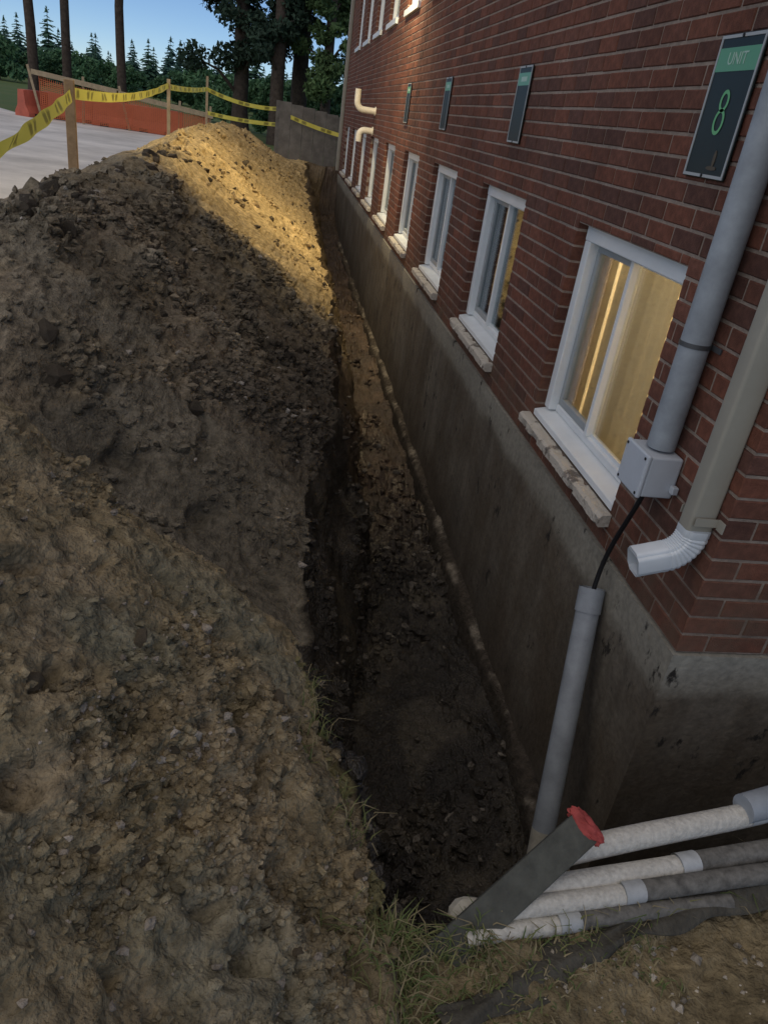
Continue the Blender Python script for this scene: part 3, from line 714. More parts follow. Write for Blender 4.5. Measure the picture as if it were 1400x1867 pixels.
def window(o, k, upper=False):
    y0, y1, z0, z1 = o
    w = bpy.data.objects.new('window', None); w.empty_display_size = 0.1; link(w, bld); w.location = (0, y0 - YC, z0)
    FX = WX + 0.045; fw = 0.062; hd = 0.066; bd = 0.035 if not upper else 0.05
    sub = z0 + (0.062 if not upper else 0.05)
    f = MB(); D = 0.085
    f.box((FX, y1 - fw - 0.012, sub), (FX + D, y1 - 0.012, z1 - hd)); f.box((FX, y0 - 0.003, sub), (FX + D, y0 + fw, z1 - hd)); f.box((FX + 0.02, y1 - 0.0125, sub), (FX + D, y1 + 0.003, z1 - hd))
    f.box((FX - 0.002, y0 - 0.003, z1 - hd), (FX + D, y1 - 0.012, z1 + 0.003)); f.box((FX + 0.035, y0 + fw, sub), (FX + D, y1 - fw - 0.012, sub + bd))
    f.obj('frame', M_WHITE, w, bevel=0.005)
    s = MB()   # sloping white sub-sill
    xa, xb = WX + 0.002, FX + D
    s.add([(xa, y0 + 0.004, z0 + 0.012), (xb, y0 + 0.004, z0 + 0.012), (xb, y1 - 0.006, z0 + 0.012), (xa, y1 - 0.006, z0 + 0.012),
           (xa, y0 + 0.004, z0 + 0.040), (xb, y0 + 0.004, sub + 0.008), (xb, y1 - 0.006, sub + 0.008), (xa, y1 - 0.006, z0 + 0.040)],
          [(0,3,2,1),(4,5,6,7),(0,1,5,4),(1,2,6,5),(2,3,7,6),(3,0,4,7)])
    s.obj('sill_trim', M_WHITE, w, bevel=0.003)
    GX = FX + 0.05; ya, yb = y0 + fw, y1 - fw - 0.012; za, zb = sub + bd, z1 - hd; ym = ya + (yb - ya) * 0.55
    sh = MB(); t = 0.034
    sh.box((GX - 0.008, ym + 0.0, za), (GX + 0.02, yb, za + t)); sh.box((GX - 0.008, ym, zb - t), (GX + 0.02, yb, zb)); sh.box((GX - 0.008, yb - t, za + t), (GX + 0.02, yb, zb - t))
    sh.obj('sash', M_SASH, w, bevel=0.003)
    mu = MB(); mu.box((GX - 0.022, ym - 0.014, za), (GX + 0.02, ym + 0.014, zb)); mu.obj('mullion', M_WHITE, w, bevel=0.003)
    for zl in (za, zb - 0.016): mu = MB(); mu.box((GX + 0.002, ya, zl), (GX + 0.02, ym - 0.014, zl + 0.016)); mu.obj('sash_rail', M_WHITE, w)
    for a, b in ((ya, ym - 0.014), (ym + 0.014, yb - t)):
        g = MB(); g.box((GX + 0.006, a, za + 0.001), (GX + 0.011, b, zb - 0.001)); g.obj('pane', M_GLASS, w)
    # crumbling stone sill
    if not upper:
        n = 90; q = []
        pr = [(0.0, -0.002), (-0.040, -0.002), (-0.052, -0.012), (-0.052, -0.045), (-0.04, -0.055), (0.0, -0.052)]
        for i in range(n + 1):
            y = y0 - 0.02 + (y1 - y0 + 0.055) * i / n
            for a, z in pr: q.append((WX + a, y, z0 + 0.008 + z))
        q = np.array(q); d = 0.003 * pn(q * 12 + k) + 0.002 * pn(q * 40 + k); bite = 0.012 * sm(0.32, 0.5, pn(q * 11 + 5 * k))
        q[:, 0] += np.clip(d + bite, -0.01, 0.03) * (q[:, 0] < WX - 0.01); q[:, 2] += d * 0.8 - bite * (np.arange(len(q)) % 6 < 3)
        F = [(r*6+c, (r+1)*6+c, (r+1)*6+c+1, r*6+c+1) for r in range(n) for c in range(5)]
        ms = MB(); ms.add(q.tolist(), F + [tuple(range(6)), tuple(n*6+c for c in range(6))[::-1]]); ms.obj('sill', M_STONE, w)
    else:
        ms = MB(); ms.box((WX - 0.03, y0 - 0.02, z0 - 0.055), (WX + 0.03, y1 + 0.02, z0 + 0.008)); ms.obj('sill', M_WHITE, w)
    return w
WIN = [window(o, k) for k, o in enumerate(LOW)] + [window(o, k, True) for k, o in enumerate(UPW)]

def curtain(y0, y1, z0, z1, x, m, w):
    c = MB(); n = max(6, int((y1 - y0) / 0.012))
    c.grid(lambda u, v: (x + 0.012 * math.sin(u * (y1 - y0) * 75) + 0.006 * math.sin(u * 31), y0 + (y1 - y0) * u, z0 + (z1 - z0) * v), n, 6)
    return c.obj('curtain', m, w, smooth=True)
def cloth_material(name, c, tr):
    M = mat(name, c, 0.9, 0.1); n = M.node_tree.nodes; L = M.node_tree.links
    t = n.new('ShaderNodeBsdfTranslucent'); t.inputs[0].default_value = (*c, 1); mx = n.new('ShaderNodeMixShader'); mx.inputs[0].default_value = tr
    L.new(n['Principled BSDF'].outputs[0], mx.inputs[1]); L.new(t.outputs[0], mx.inputs[2]); L.new(mx.outputs[0], n['Material Output'].inputs[0]); return M
M_CURT = cloth_material('tan_curtain', (0.54, 0.44, 0.30), 0.5)
M_CURT2 = cloth_material('beige_curtain', (0.30, 0.275, 0.225), 0.22)
SL0, SL1 = 3.30, 3.352
curtain(2.05, 2.735, 0.22, 1.40, WX + 0.235, M_CURT, WIN[0])
curtain(2.735, SL0, 0.22, 1.40, WX + 0.252, M_CURT2, WIN[0])
curtain(SL1, 3.85, 0.22, 1.40, WX + 0.245, M_CURT2, WIN[0])
curtain(4.10, 4.60, 0.22, 1.40, WX + 0.235, M_CURT2, WIN[1])
# the lit room: a ceiling lamp behind the curtain
lr = empty('ceiling_lamp', (2.5, 2.75, 2.28)); tag(lr, 'warm ceiling lamp glowing behind the curtain of the nearest window', 'lamp')
b = MB(); b.tube([(2.5, 2.75, 2.26), (2.5, 2.75, 2.20)], 0.16, 24); b.obj('diffuser', emit_material('warm_bulb', (1.0, 0.62, 0.28), 2.0), lr, smooth=True)
b = MB(); b.tube([(2.5, 2.75, 2.298), (2.5, 2.75, 2.261)], 0.18, 24); b.obj('base', M_WHITE, lr, smooth=True)
pl = bpy.data.lights.new('ceiling_bulb', 'POINT'); pl.energy = 450; pl.color = (1.0, 0.77, 0.48); pl.shadow_soft_size = 0.12
po = bpy.data.objects.new('ceiling_bulb', pl); link(po); po.location = (2.5, 2.75, 2.05)

# ---------------------------------------------------------------- things on the wall
def text_mesh(body, size, m, name, parent, M):
    cu = bpy.data.curves.new('text', 'FONT'); cu.body = body; cu.size = size; cu.align_x = 'CENTER'; cu.align_y = 'CENTER'; cu.extrude = 0.0004; cu.resolution_u = 3
    t = bpy.data.objects.new('text', cu); COL.objects.link(t); bpy.context.view_layer.update()
    me = bpy.data.meshes.new_from_object(t.evaluated_get(bpy.context.evaluated_depsgraph_get()))
    bpy.data.objects.remove(t); me.materials.clear(); me.materials.append(m); me.transform(M)
    o = bpy.data.objects.new(name, me); link(o, parent); o.matrix_parent_inverse = parent_inv(parent); return o
M_SIGN = mat('sign_black', (0.014, 0.021, 0.020), 0.42, 0.25, var=0.2, scale=3)
M_SIGNB = mat('sign_border', (0.36, 0.38, 0.38), 0.5, 0.4)
M_SIGNG = mat('sign_green', (0.09, 0.28, 0.13), 0.3, 0.5)
M_SIGNT = mat('sign_lettering', (0.38, 0.52, 0.42), 0.4, 0.4)
M_SIGN8 = mat('sign_digit', (0.13, 0.40, 0.16), 0.4, 0.4)
def unit_sign(yc, label, digit):
    t = empty('unit_sign', (WX, yc, 1.465)); tag(t, label, 'sign', 'unit signs on the brick wall')
    z0, z1, hw = 1.465, 1.848, 0.124; x = WX - 0.006
    p = MB(); p.box((x - 0.006, yc - hw, z0), (x, yc + hw, z1)); p.obj('plate', M_SIGN, t, bevel=0.002)
    f = MB(); e = 0.0085; xx = x - 0.0085
    f.box((xx, yc - hw + 0.003, z0 + 0.003), (x - 0.006, yc - hw + 0.003 + e, z1 - 0.003)); f.box((xx, yc + hw - 0.003 - e, z0 + 0.003), (x - 0.006, yc + hw - 0.003, z1 - 0.003))
    f.box((xx, yc - hw + 0.0031 + e, z0 + 0.003), (x - 0.006, yc + hw - 0.0031 - e, z0 + 0.003 + e)); f.box((xx, yc - hw + 0.0031 + e, z1 - 0.003 - e), (x - 0.006, yc + hw - 0.0031 - e, z1 - 0.003))
    f.obj('border', M_SIGNB, t)
    g = MB(); g.box((x - 0.0075, yc - hw + 0.012, z1 - 0.097), (x - 0.006, yc + hw - 0.012, z1 - 0.036)); g.obj('green_band', M_SIGNG, t)
    for zz in (z0 + 0.0075, z1 - 0.0075):
        s = MB(); s.tube([(xx - 0.003, yc, zz), (x - 0.004, yc, zz)], 0.005, 10); s.obj('screw', M_BLACK, t)
    M = Matrix.Translation((x - 0.0080, yc, z1 - 0.066)) @ Matrix(((0, 0, -1, 0), (-1, 0, 0, 0), (0, 1, 0, 0), (0, 0, 0, 1)))
    if digit:
        text_mesh('UNIT', 0.046, M_SIGNT, 'lettering', t, M)
        d = MB()
        for zc, rr, ry in ((1.674, 0.0245, 0.020), (1.619, 0.030, 0.024)):
            n = 40
            ring = []
            for i in range(n):
                a = 2 * math.pi * i / n
                for s_ in (-1, 1):
                    ring.append((x - 0.0078, yc + math.cos(a) * (ry + s_ * 0.0052), zc + math.sin(a) * (rr + s_ * 0.0052)))
            d.add(ring, [(2*i, 2*i+1, 2*((i+1) % n)+1, 2*((i+1) % n)) for i in range(n)])
        # thickness so that the digit is a real raised shape
        vs = list(d.v); nb = len(vs); d.v += [(v[0] + 0.0017, v[1], v[2]) for v in vs]
        d.obj('digit', M_SIGN8, t)
        e = MB(); e.tube([(x - 0.0078, yc - 0.038, z0 + 0.030), (x - 0.0062, yc - 0.038, z0 + 0.030)], 1.0, 16, prof=[(0.030 * math.cos(6.2832 * i / 16), 0.006 * math.sin(6.2832 * i / 16)) for i in range(16)])
        e.tube([(x - 0.0079, yc - 0.042, z0 + 0.055), (x - 0.0062, yc - 0.042, z0 + 0.055)], 1.0, 12, prof=[(0.008 * math.cos(6.2832 * i / 12), 0.024 * math.sin(6.2832 * i / 12)) for i in range(12)])
        e.obj('emblem', mat('emblem_tan', (0.085, 0.065, 0.04), 0.5, 0.3), t)
    else:
        b = MB(); b.box((x - 0.0082, yc - 0.055, z1 - 0.078), (x - 0.0076, yc + 0.055, z1 - 0.055)); b.obj('lettering', M_SIGNT, t)
unit_sign(2.375, 'black unit sign with green band and large figure 8', True)
unit_sign(4.59, 'second black sign from the downspout, above the second window', False)
unit_sign(6.80, 'third sign from the downspout, narrow dark plate with pale green top', False)
unit_sign(9.02, 'farthest small dark sign on the brick wall', False)

def pipe_bend(p, r, n=8):
    return p
# upper conduit with junction box
cy = 2.045; cx = WX - 0.050
t = empty('conduit_riser', (cx, cy, 0.66)); tag(t, 'grey plastic conduit running up the brick wall from the junction box', 'conduit')
m_ = MB(); m_.tube([(cx, cy, 0.705), (cx, cy, 3.6)], 0.0445, 28); m_.obj('pipe', M_CONDUIT, t, smooth=True)
m_ = MB(); m_.tube([(cx, cy, 1.028), (cx, cy, 1.042)], 0.0465, 28)
m_.box((WX - 0.007, cy - 0.07, 1.027), (WX - 0.0025, cy + 0.07, 1.043)); m_.obj('strap', M_STRAP, t, smooth=True)
t = empty('junction_box', (WX, cy, 0.55)); tag(t, 'pale grey junction box on the wall beside the nearest window', 'junction box')
m_ = MB(); bx0, bx1 = WX - 0.125, WX - 0.003; by0, by1 = 1.965, 2.125; bz0, bz1 = 0.555, 0.700
m_.box((bx0 + 0.016, by0 + 0.004, bz0 + 0.004), (bx1, by1 - 0.004, bz1 - 0.004)); m_.obj('body', M_BOX, t, bevel=0.006)
m_ = MB(); m_.box((bx0, by0, bz0), (bx0 + 0.0155, by1, bz1)); m_.obj('cover', M_BOX, t, bevel=0.006)
for yy in (by0 + 0.014, by1 - 0.014):
    for zz in (bz0 + 0.014, bz1 - 0.014):
        m_ = MB(); m_.tube([(bx0 - 0.002, yy, zz), (bx0 + 0.004, yy, zz)], 0.005, 10); m_.obj('screw', M_BLACK, t)
m_ = MB(); m_.box((bx1 - 0.02, by0 - 0.022, bz0 + 0.03), (bx1, by0 + 0.002, bz0 + 0.055)); m_.obj('mounting_lug', M_BOX, t, bevel=0.003)

# lower conduit, slipped out of the box and leaning in the trench
ptop = Vector((1.222, 2.165, 0.075)); pbot = Vector((1.105, 1.74, -0.84)); dd = (pbot - ptop).normalized()
t = empty('fallen_conduit', pbot); tag(t, 'grey conduit leaning loose in the trench with a black cable in its top', 'conduit')
m_ = MB(); L = (pbot - ptop).length
m_.tube([ptop, ptop + dd * (L - 0.10)], 0.043, 28, cap=False); m_.tube([ptop + dd * (L - 0.10), ptop], 0.039, 28, cap=False)
m_.obj('pipe', M_CONDUIT, t, smooth=True)
m_ = MB(); m_.tube([ptop - dd * 0.006, ptop + dd * 0.085], 0.0475, 28, cap=False); m_.tube([ptop + dd * 0.085, ptop - dd * 0.006], 0.0415, 28, cap=False)
n = 28; m_.obj('coupling', M_CONDUIT, t, smooth=True)
m_ = MB(); m_.tube([ptop + dd * (L - 0.10), ptop + dd * (L + 0.22)], 0.0432, 28); m_.obj('scuffed_end', M_CONDUIT_LIGHT, t, smooth=True)
def bez(p, n=18):
    p = [Vector(x) for x in p]; out = []
    for i in range(n + 1):
        s = i / n; q = p[:]
        while len(q) > 1: q = [q[j].lerp(q[j+1], s) for j in range(len(q) - 1)]
        out.append(q[0])
    return out
cb = MB(); cb.tube(bez([(WX - 0.06, 2.03, 0.57), (WX - 0.075, 2.03, 0.46), (WX - 0.03, 2.17, 0.30), (WX - 0.06, 2.18, 0.20), ptop + dd * 0.0, ptop + dd * 0.2]), 0.0085, 10)
tag(cb.obj('black_cable', M_BLACK, None, smooth=True), 'black cable hanging between the junction box and the leaning conduit', 'cable')

# downspouts
def rprof(a, b, r, k=4):
    o = []
    for cx_, cy_, s in ((a - r, b - r, 0), (-a + r, b - r, 90), (-a + r, -b + r, 180), (a - r, -b + r, 270)):
        for i in range(k):
            t_ = math.radians(s + 90 * i / (k - 1)); o.append((cx_ + r * math.cos(t_), cy_ + r * math.sin(t_)))
    return o
def downspout(y, zbot, label, elbow):
    t = empty('downspout', (WX, y, zbot)); tag(t, label, 'downspout', 'downspouts at the building corners')
    x = WX - 0.040; pr = rprof(0.040, 0.030, 0.011)
    m_ = MB(); m_.tube([(x, y, zbot), (x, y, ZT - 0.1)], 1.0, 16, prof=pr); m_.obj('pipe', M_BEIGE, t, smooth=True)
    if elbow:
        pts = [(x, y, zbot + 0.012), (x, y, zbot - 0.010)]; rads = [1.03, 1.03]; R = 0.085
        nseg = 26
        for i in range(1, nseg + 1):
            a = math.radians(74 * i / nseg)
            pts.append((x - R * (1 - math.cos(a)), y, zbot - 0.010 - R * math.sin(a)))
            rads.append((0.985 if i % 3 == 1 else 1.045))
        a = math.radians(74); dx, dz = -math.sin(a), -math.cos(a)
        for s in (0.02, 0.095): pts.append((pts[nseg + 1][0] + dx * s, y, pts[nseg + 1][2] + dz * s)); rads.append(1.03)
        e = MB(); e.tube(pts, rads, 16, cap=False, prof=pr); e.tube(pts[::-1], [r * 0.97 for r in rads[::-1]], 16, cap=False, prof=pr)
        e.obj('elbow', M_ELBOW, t, smooth=True)
        s = MB(); s.box((x - 0.034, y + 0.0415, zbot + 0.035), (WX, y + 0.0445, zbot + 0.06)); s.obj('strap', M_BEIGE, t)
        s = MB(); s.box((x - 0.034, y - 0.0445, zbot + 0.035), (WX, y - 0.0415, zbot + 0.06)); s.box((WX - 0.006, y - 0.075, zbot + 0.030), (WX - 0.002, y - 0.044, zbot + 0.062)); s.obj('strap', M_BEIGE, t)
downspout(1.752, 0.570, 'beige downspout with ribbed white elbow at the near building corner', True)
downspout(YF - 0.08, 0.25, 'thin beige downspout on the far corner of the brick wall', False)

# plastic vent pipes far along the wall
def vent(name, pts, label):
    t = empty(name, pts[0]); tag(t, label, 'vent pipe', 'vent pipes far along the wall')
    m_ = MB(); m_.tube(pts, 0.044, 18); m_.obj('pipe', M_VENT, t, smooth=True)
    m_ = MB(); m_.tube([(WX - 0.012, pts[0][1], pts[0][2]), (WX + 0.004, pts[0][1], pts[0][2])], 0.062, 18); m_.obj('flange', M_VENT, t, smooth=True)
def arc(c, R, a0, a1, y, n=8): return [(c[0] + R * math.cos(math.radians(a0 + (a1 - a0) * i / n)), y, c[1] + R * math.sin(math.radians(a0 + (a1 - a0) * i / n))) for i in range(n + 1)]
vy = 12.3
vent('vent_pipe', [(WX + 0.02, vy, 1.545), (WX - 0.16, vy, 1.545)] + arc((WX - 0.18, 1.645), 0.10, -90, -180, vy) + [(WX - 0.28, vy, 1.80)], 'cream vent pipe with an elbow turned up, above the far windows')
vent('vent_pipe', [(WX + 0.02, vy + 0.1, 1.28), (WX - 0.10, vy + 0.1, 1.28)] + arc((WX - 0.12, 1.20), 0.08, 90, 180, vy + 0.1) + [(WX - 0.20, vy + 0.1, 1.12)], 'cream vent pipe turned down beside the far windows')

# wall lamp above the frame that lights the sand heap
LY, LZ, LX = 9.2, 3.65, WX - 0.55
wl = empty('wall_lamp', (WX, LY, LZ)); tag(wl, 'lit floodlight on an arm high on the brick wall above the sand', 'lamp')
b = MB(); b.tube([(WX - 0.002, LY, LZ + 0.10), (WX - 0.25, LY, LZ + 0.16), (LX, LY, LZ + 0.10)], 0.018, 12); b.obj('arm', M_LAMP_BODY, wl, smooth=True)
b = MB(); b.box((LX - 0.10, LY - 0.14, LZ), (LX + 0.10, LY + 0.14, LZ + 0.10)); b.obj('housing', M_LAMP_BODY, wl, bevel=0.02)
b = MB(); b.box((LX - 0.085, LY - 0.125, LZ - 0.012), (LX + 0.085, LY + 0.125, LZ - 0.001)); b.obj('lens', emit_material('lamp_lens', (1.0, 0.80, 0.46), 6.0), wl)
al = bpy.data.lights.new('wall_lamp_light', 'SPOT'); al.energy = 520; al.color = (1.0, 0.80, 0.46); al.spot_size = math.radians(165); al.spot_blend = 0.7; al.shadow_soft_size = 0.1
ao = bpy.data.objects.new('wall_lamp_light', al); link(ao); ao.location = (LX, LY, LZ - 0.03)
ao.rotation_euler = (Vector((LX, LY, LZ)) - Vector((-0.5, 10.3, 0.5))).to_track_quat('Z', 'Y').to_euler()

# ================================================================ THINGS AT THE NEAR LIP
def lip_pipe(a, b, r, label, ext=0.0):
    a, b = Vector(a), Vector(b); t = empty('plastic_pipe', a); tag(t, label, 'pipe', 'white pipes across the trench corner')
    n = 20; m_ = MB(); m_.tube([a.lerp(b, i / n) + Vector((0, 0, 0.004 * math.sin(5 * i / n))) for i in range(n + 1)], r, 22, cap=False)
    m_.tube([a.lerp(b, i / n) + Vector((0, 0, 0.004 * math.sin(5 * i / n))) for i in range(n, -1, -1)], r * 0.86, 22, cap=False)
    m_.obj('pipe', M_PVCW, t, smooth=True)
    d = (b - a).normalized(); m_ = MB(); m_.tube([b - d * 0.045, b + d * 0.006], r * 1.05, 22, cap=False); m_.tube([b + d * 0.006, b - d * 0.045], r * 0.88, 22, cap=False); m_.obj('socket', M_SOCKET, t, smooth=True)
    if ext: m_ = MB(); m_.tube([b - d * 0.03, b + d * ext * 0.5 - Vector((0, 0, 0.006)), b + d * ext - Vector((0, 0, 0.02))], r * 0.97, 22); m_.obj('grey_length', M_GREYPIPE, t, smooth=True)
lip_pipe((0.70, 1.07, 0.050), (1.30, 1.175, 0.080), 0.029, 'longest white pipe, farthest of the bundle over the trench corner')
lip_pipe((0.56, 0.985, 0.030), (1.065, 1.055, 0.045), 0.027, 'second white pipe of the bundle, turning grey past its socket', 0.75)
lip_pipe((0.50, 0.945, 0.030), (0.90, 0.990, 0.040), 0.024, 'third white pipe of the bundle, shorter than the second', 0.60)
lip_pipe((0.48, 0.905, 0.016), (0.735, 0.935, 0.020), 0.020, 'shortest thin white pipe lying nearest the grass', 0.40)
b = MB(); b.tube([(1.24, 1.165, 0.10), (1.42, 1.20, 0.115), (1.9, 1.30, 0.12)], [0.036, 0.040, 0.044], 20); tag(b.obj('drain_hose', M_CONDUIT, None, smooth=True), 'dark grey hose joined to the longest white pipe', 'hose')
# dark crumpled strip under and in front of the pipes
fb = MB()
def ground_strip(u, v):
    cx_ = [(0.40, 0.74), (0.62, 0.83), (0.88, 0.935), (1.12, 0.995), (1.45, 1.04), (2.0, 1.09)]
    s = u * 5; i = min(int(s), 4); f_ = s - i
    x = cx_[i][0] + (cx_[i+1][0] - cx_[i][0]) * f_; y = cx_[i][1] + (cx_[i+1][1] - cx_[i][1]) * f_
    wv = float(pn(np.array([[u * 9, v * 3, 1.0]]))[0]); ww = 0.040 + 0.03 * float(pn(np.array([[u * 7, 4.0, 1.0]]))[0])
    return (x + (v - 0.5) * -0.5 * ww, y + (v - 0.5) * 2 * ww, 0.010 + 0.012 * wv + 0.012 * math.sin(v * math.pi))
fb.grid(ground_strip, 90, 16); fo = fb.obj('dark_strip', M_DARKSTRIP, None, smooth=True); tag(fo, 'dark crumpled strip lying in front of the white pipes', 'ground_strip')
sd_ = fo.modifiers.new('thick', 'SOLIDIFY'); sd_.thickness = 0.004
# plank with a red rag
A = Vector((0.40, 0.865, -0.015)); Bp = Vector((0.775, 1.075, 0.155)); ax = (Bp - A).normalized()
nrm = (Vector((-0.30, -0.75, 0.85))); nrm = (nrm - ax * nrm.dot(ax)).normalized(); wdir = nrm.cross(ax).normalized()
pm = Matrix((ax, wdir, nrm)).transposed().to_4x4(); pm.translation = A
pk = MB(); Lp = (Bp - A).length; pk.box((-0.08, -0.038, -0.011), (Lp, 0.038, 0.011), pm)
pt = empty('plank', A); tag(pt, 'dark weathered plank leaning over the pipes with a red rag', 'plank')
pk.obj('board', M_BOARD, pt, bevel=0.003)
rv, rf = ICO3; rr_ = 1 + 0.22 * pn(rv * 1.6 + 4) + 0.30 * (0.3 - np.abs(pn(rv * np.array([3.2, 1.6, 3.2]) + 9))) + 0.06 * pn(rv * 7)
rq = [pm @ Vector((Lp - 0.004 + p[0] * 0.020, p[1] * 0.050 - 0.006 * p[0], p[2] * 0.022)) for p in rv * rr_[:, None]]
rg = MB(); rg.add(rq, [tuple(int(i) for i in f_) for f_ in rf]); rg.obj('rag', M_RED, pt, smooth=True)
# pale broken stone beside the plank
v0, f0 = ICO2; q = v0 * (1 + 0.25 * pn(v0 * 1.4 + 3))[:, None] * np.array([0.052, 0.036, 0.022]) + np.array([0.515, 0.985, -0.01])
st = link(bpy.data.objects.new('pale_stone', np_mesh('pale_stone', q, f0, M_CONDUIT_LIGHT, False))); tag(st, 'pale broken stone at the trench lip beside the dark plank', 'stone')

# ================================================================ STAKES AND CAUTION TAPE
def tape_material():
    M = mat('caution_tape', (0.62, 0.56, 0.07), 0.45, 0.4); n = M.node_tree.nodes; L = M.node_tree.links
    p = n['Principled BSDF']; uv = n.new('ShaderNodeVertexColor'); uv.layer_name = 'Col'; L.new(uv.outputs[0], p.inputs['Base Color'])
    t = n.new('ShaderNodeBsdfTranslucent'); L.new(uv.outputs[0], t.inputs[0]); mx = n.new('ShaderNodeMixShader'); mx.inputs[0].default_value = 0.35
    L.new(p.outputs[0], mx.inputs[1]); L.new(t.outputs[0], mx.inputs[2]); L.new(mx.outputs[0], n['Material Output'].inputs[0]); return M
M_TAPE = tape_material()
def tape(a, b, sag, label, w=0.085, twist=0.0):
    a, b = Vector(a), Vector(b); L = (b - a).length; n = max(24, int(L / 0.035)); hd = (b - a).normalized()
    out = hd.cross(Vector((0, 0, 1))).normalized(); m_ = MB()
    for i in range(n + 1):
        s = i / n; c = a.lerp(b, s) + Vector((0, 0, -4 * sag * s * (1 - s)))
        an = twist * math.sin(s * math.pi * 2.3) + 0.12 * math.sin(s * 19); d = Vector((0, 0, 1)) * math.cos(an) + out * math.sin(an)
        ph = (s * L) % 0.62
        for v in (-0.5, -0.22, 0.22, 0.5):
            blk = abs(v) < 0.3 and (0.10 < ph < 0.20 or 0.26 < ph < 0.36)
            m_.v.append(tuple(c + d * (v * w) + out * (0.006 * math.sin(s * 40 + v * 3)))); m_.c.append((0.30, 0.26, 0.05) if blk else (0.80, 0.71, 0.12))
        if i:
            k = (i - 1) * 4
            for j in range(3): m_.f.append((k + j, k + j + 1, k + j + 5, k + j + 4))
    tag(m_.obj('caution_tape', M_TAPE, None, smooth=True), label, 'caution tape', 'caution tape lengths along the dig')
def stake(x, y, z0, z1, w, label, lean=(0, 0), m=M_WOOD, cat='stake', name='wooden_stake', grp='stakes holding the caution tape'):
    t = MB(); h = z1 - z0
    M = Matrix.Translation((x, y, z0)) @ Matrix.Rotation(lean[0], 4, 'Y') @ Matrix.Rotation(lean[1], 4, 'X') @ Matrix.Rotation(random.uniform(-0.3, 0.3), 4, 'Z')
    t.box((-w / 2, -w * 0.35, 0), (w / 2, w * 0.35, h), M); o = t.obj(name, m, None, bevel=0.004); tag(o, label, cat, grp)
S1 = (-1.70, 7.0); S2 = (-1.88, 14.0); S3 = (-1.83, 20.0)
stake(*S1, -0.2, 1.42, 0.075, 'nearest wooden stake behind the dark soil bank, holding tape')
stake(*S2, -0.2, 1.56, 0.055, 'second yellowish stake, rising behind the sand heap', m=M_TAN)
stake(*S3, -0.2, 1.76, 0.055, 'third thin stake, farthest of the tape stakes', m=M_TAN)
stake(-1.02, 2.02, 0.45, 1.22, 0.06, 'short stake on the near mound holding the end of the wide tape')
tape((-1.68, 6.96, 1.31), (-1.01, 2.06, 1.07), 0.03, 'wide near length of yellow caution tape running off the left edge', twist=0.3)
tape((-1.70, 6.97, 1.33), (-1.88, 13.97, 1.47), 0.09, 'yellow caution tape between the first and second stake')
tape((-1.88, 13.96, 1.45), (-1.83, 19.97, 1.50), 0.03, 'yellow caution tape between the second and third stake')
tape((-1.83, 19.98, 1.50), (-0.10, 19.9, 1.33), 0.10, 'yellow caution tape from the third stake to the grey fence')
tape((-1.83, 19.99, 1.02), (-0.10, 19.92, 1.0), 0.04, 'lower yellow caution tape left of the grey fence')
tape((0.10, 19.25, 1.20), (1.25, 19.0, 0.98), 0.02, 'yellow caution tape stretched across the grey fence')

# grey plywood fence at the far end of the trench
ft = empty('plywood_fence', (0.6, 19.7, 0.25)); tag(ft, 'weathered grey plywood fence closing the far end of the trench', 'fence')
for i in range(6):
    x0 = -0.16 + i * 0.27; x1 = x0 + 0.265; zt0 = 1.50 - 0.19 * (x0 + 0.16) / 1.6 + random.uniform(-0.015, 0.015)
    y = 19.45 + random.uniform(0, 0.012) - 0.1 * i * 0.1
    b = MB(); b.box((x0, y, 0.18 + random.uniform(-0.02, 0.02)), (x1, y + 0.022, zt0)); b.obj('panel', M_GREYFENCE, ft, bevel=0.003)
for z in (0.5, 1.15):
    b = MB(); b.box((-0.2, 19.49, z), (1.5, 19.53, z + 0.08)); b.obj('rail', M_GREYFENCE, ft)
for x in (-0.2, 1.45):
    b = MB(); b.box((x - 0.04, 19.54, -0.1), (x + 0.04, 19.62, 1.5)); b.obj('post', M_GREYFENCE, ft)

# ================================================================ RED BARRIERS AND ORANGE SAFETY FENCE
def barrier(x, y, rz, label, L=1.55, H=0.74):
    t = empty('plastic_barrier', (x, y, 0), rz); tag(t, label, 'barrier', 'red barriers along the lot')
    pr = [(-0.27, 0.0), (-0.27, 0.12), (-0.15, 0.32), (-0.10, H), (0.10, H), (0.15, 0.32), (0.27, 0.12), (0.27, 0.0)]; M = wm(t)
    b = MB(); k = len(pr)
    xs_ = [-L / 2, -L / 2 + 0.12, -0.16, 0.16, L / 2 - 0.12, L / 2]
    for j, xx in enumerate(xs_):
        sc = 0.9 if j in (0, 5) else 1.0
        for a, z in pr: b.v.append(tuple(M @ Vector((xx, a * sc, z * (0.97 if j in (0, 5) else 1)))))
    for j in range(5):
        for i in range(k): b.f.append((j*k+i, j*k+(i+1) % k, (j+1)*k+(i+1) % k, (j+1)*k+i))
    b.f += [tuple(range(k)), tuple(5*k+i for i in range(k))[::-1]]
    b.obj('body', M_BARRIER, t, bevel=0.015)
    for s in (-0.4, 0.4):
        b = MB(); b.box((s - 0.13, -0.285, -0.002), (s + 0.13, 0.285, 0.10), M); b.obj('fork_slot', M_BLACK, t)
barrier(-7.75, 28.0, 1.15, 'bright red barrier standing end-on at the left of the row')
barrier(-6.75, 28.3, 0.12, 'red barrier half hidden behind the nearest stake')
barrier(-5.35, 28.1, 0.05, 'dark red barrier in the middle of the row behind the lot')
barrier(-4.10, 28.0, -0.06, 'red barrier at the right end, beside the sand heap')
nf = empty('safety_fence', (-6, 27.45, 0)); tag(nf, 'sagging orange mesh safety fence with a tan top rail before red barriers', 'fence')
nb = MB(); x0, x1 = -7.55, -2.4
def topz(x): return 1.16 - 0.09 * (x - x0) + 0.04 * math.sin(x * 2.1)
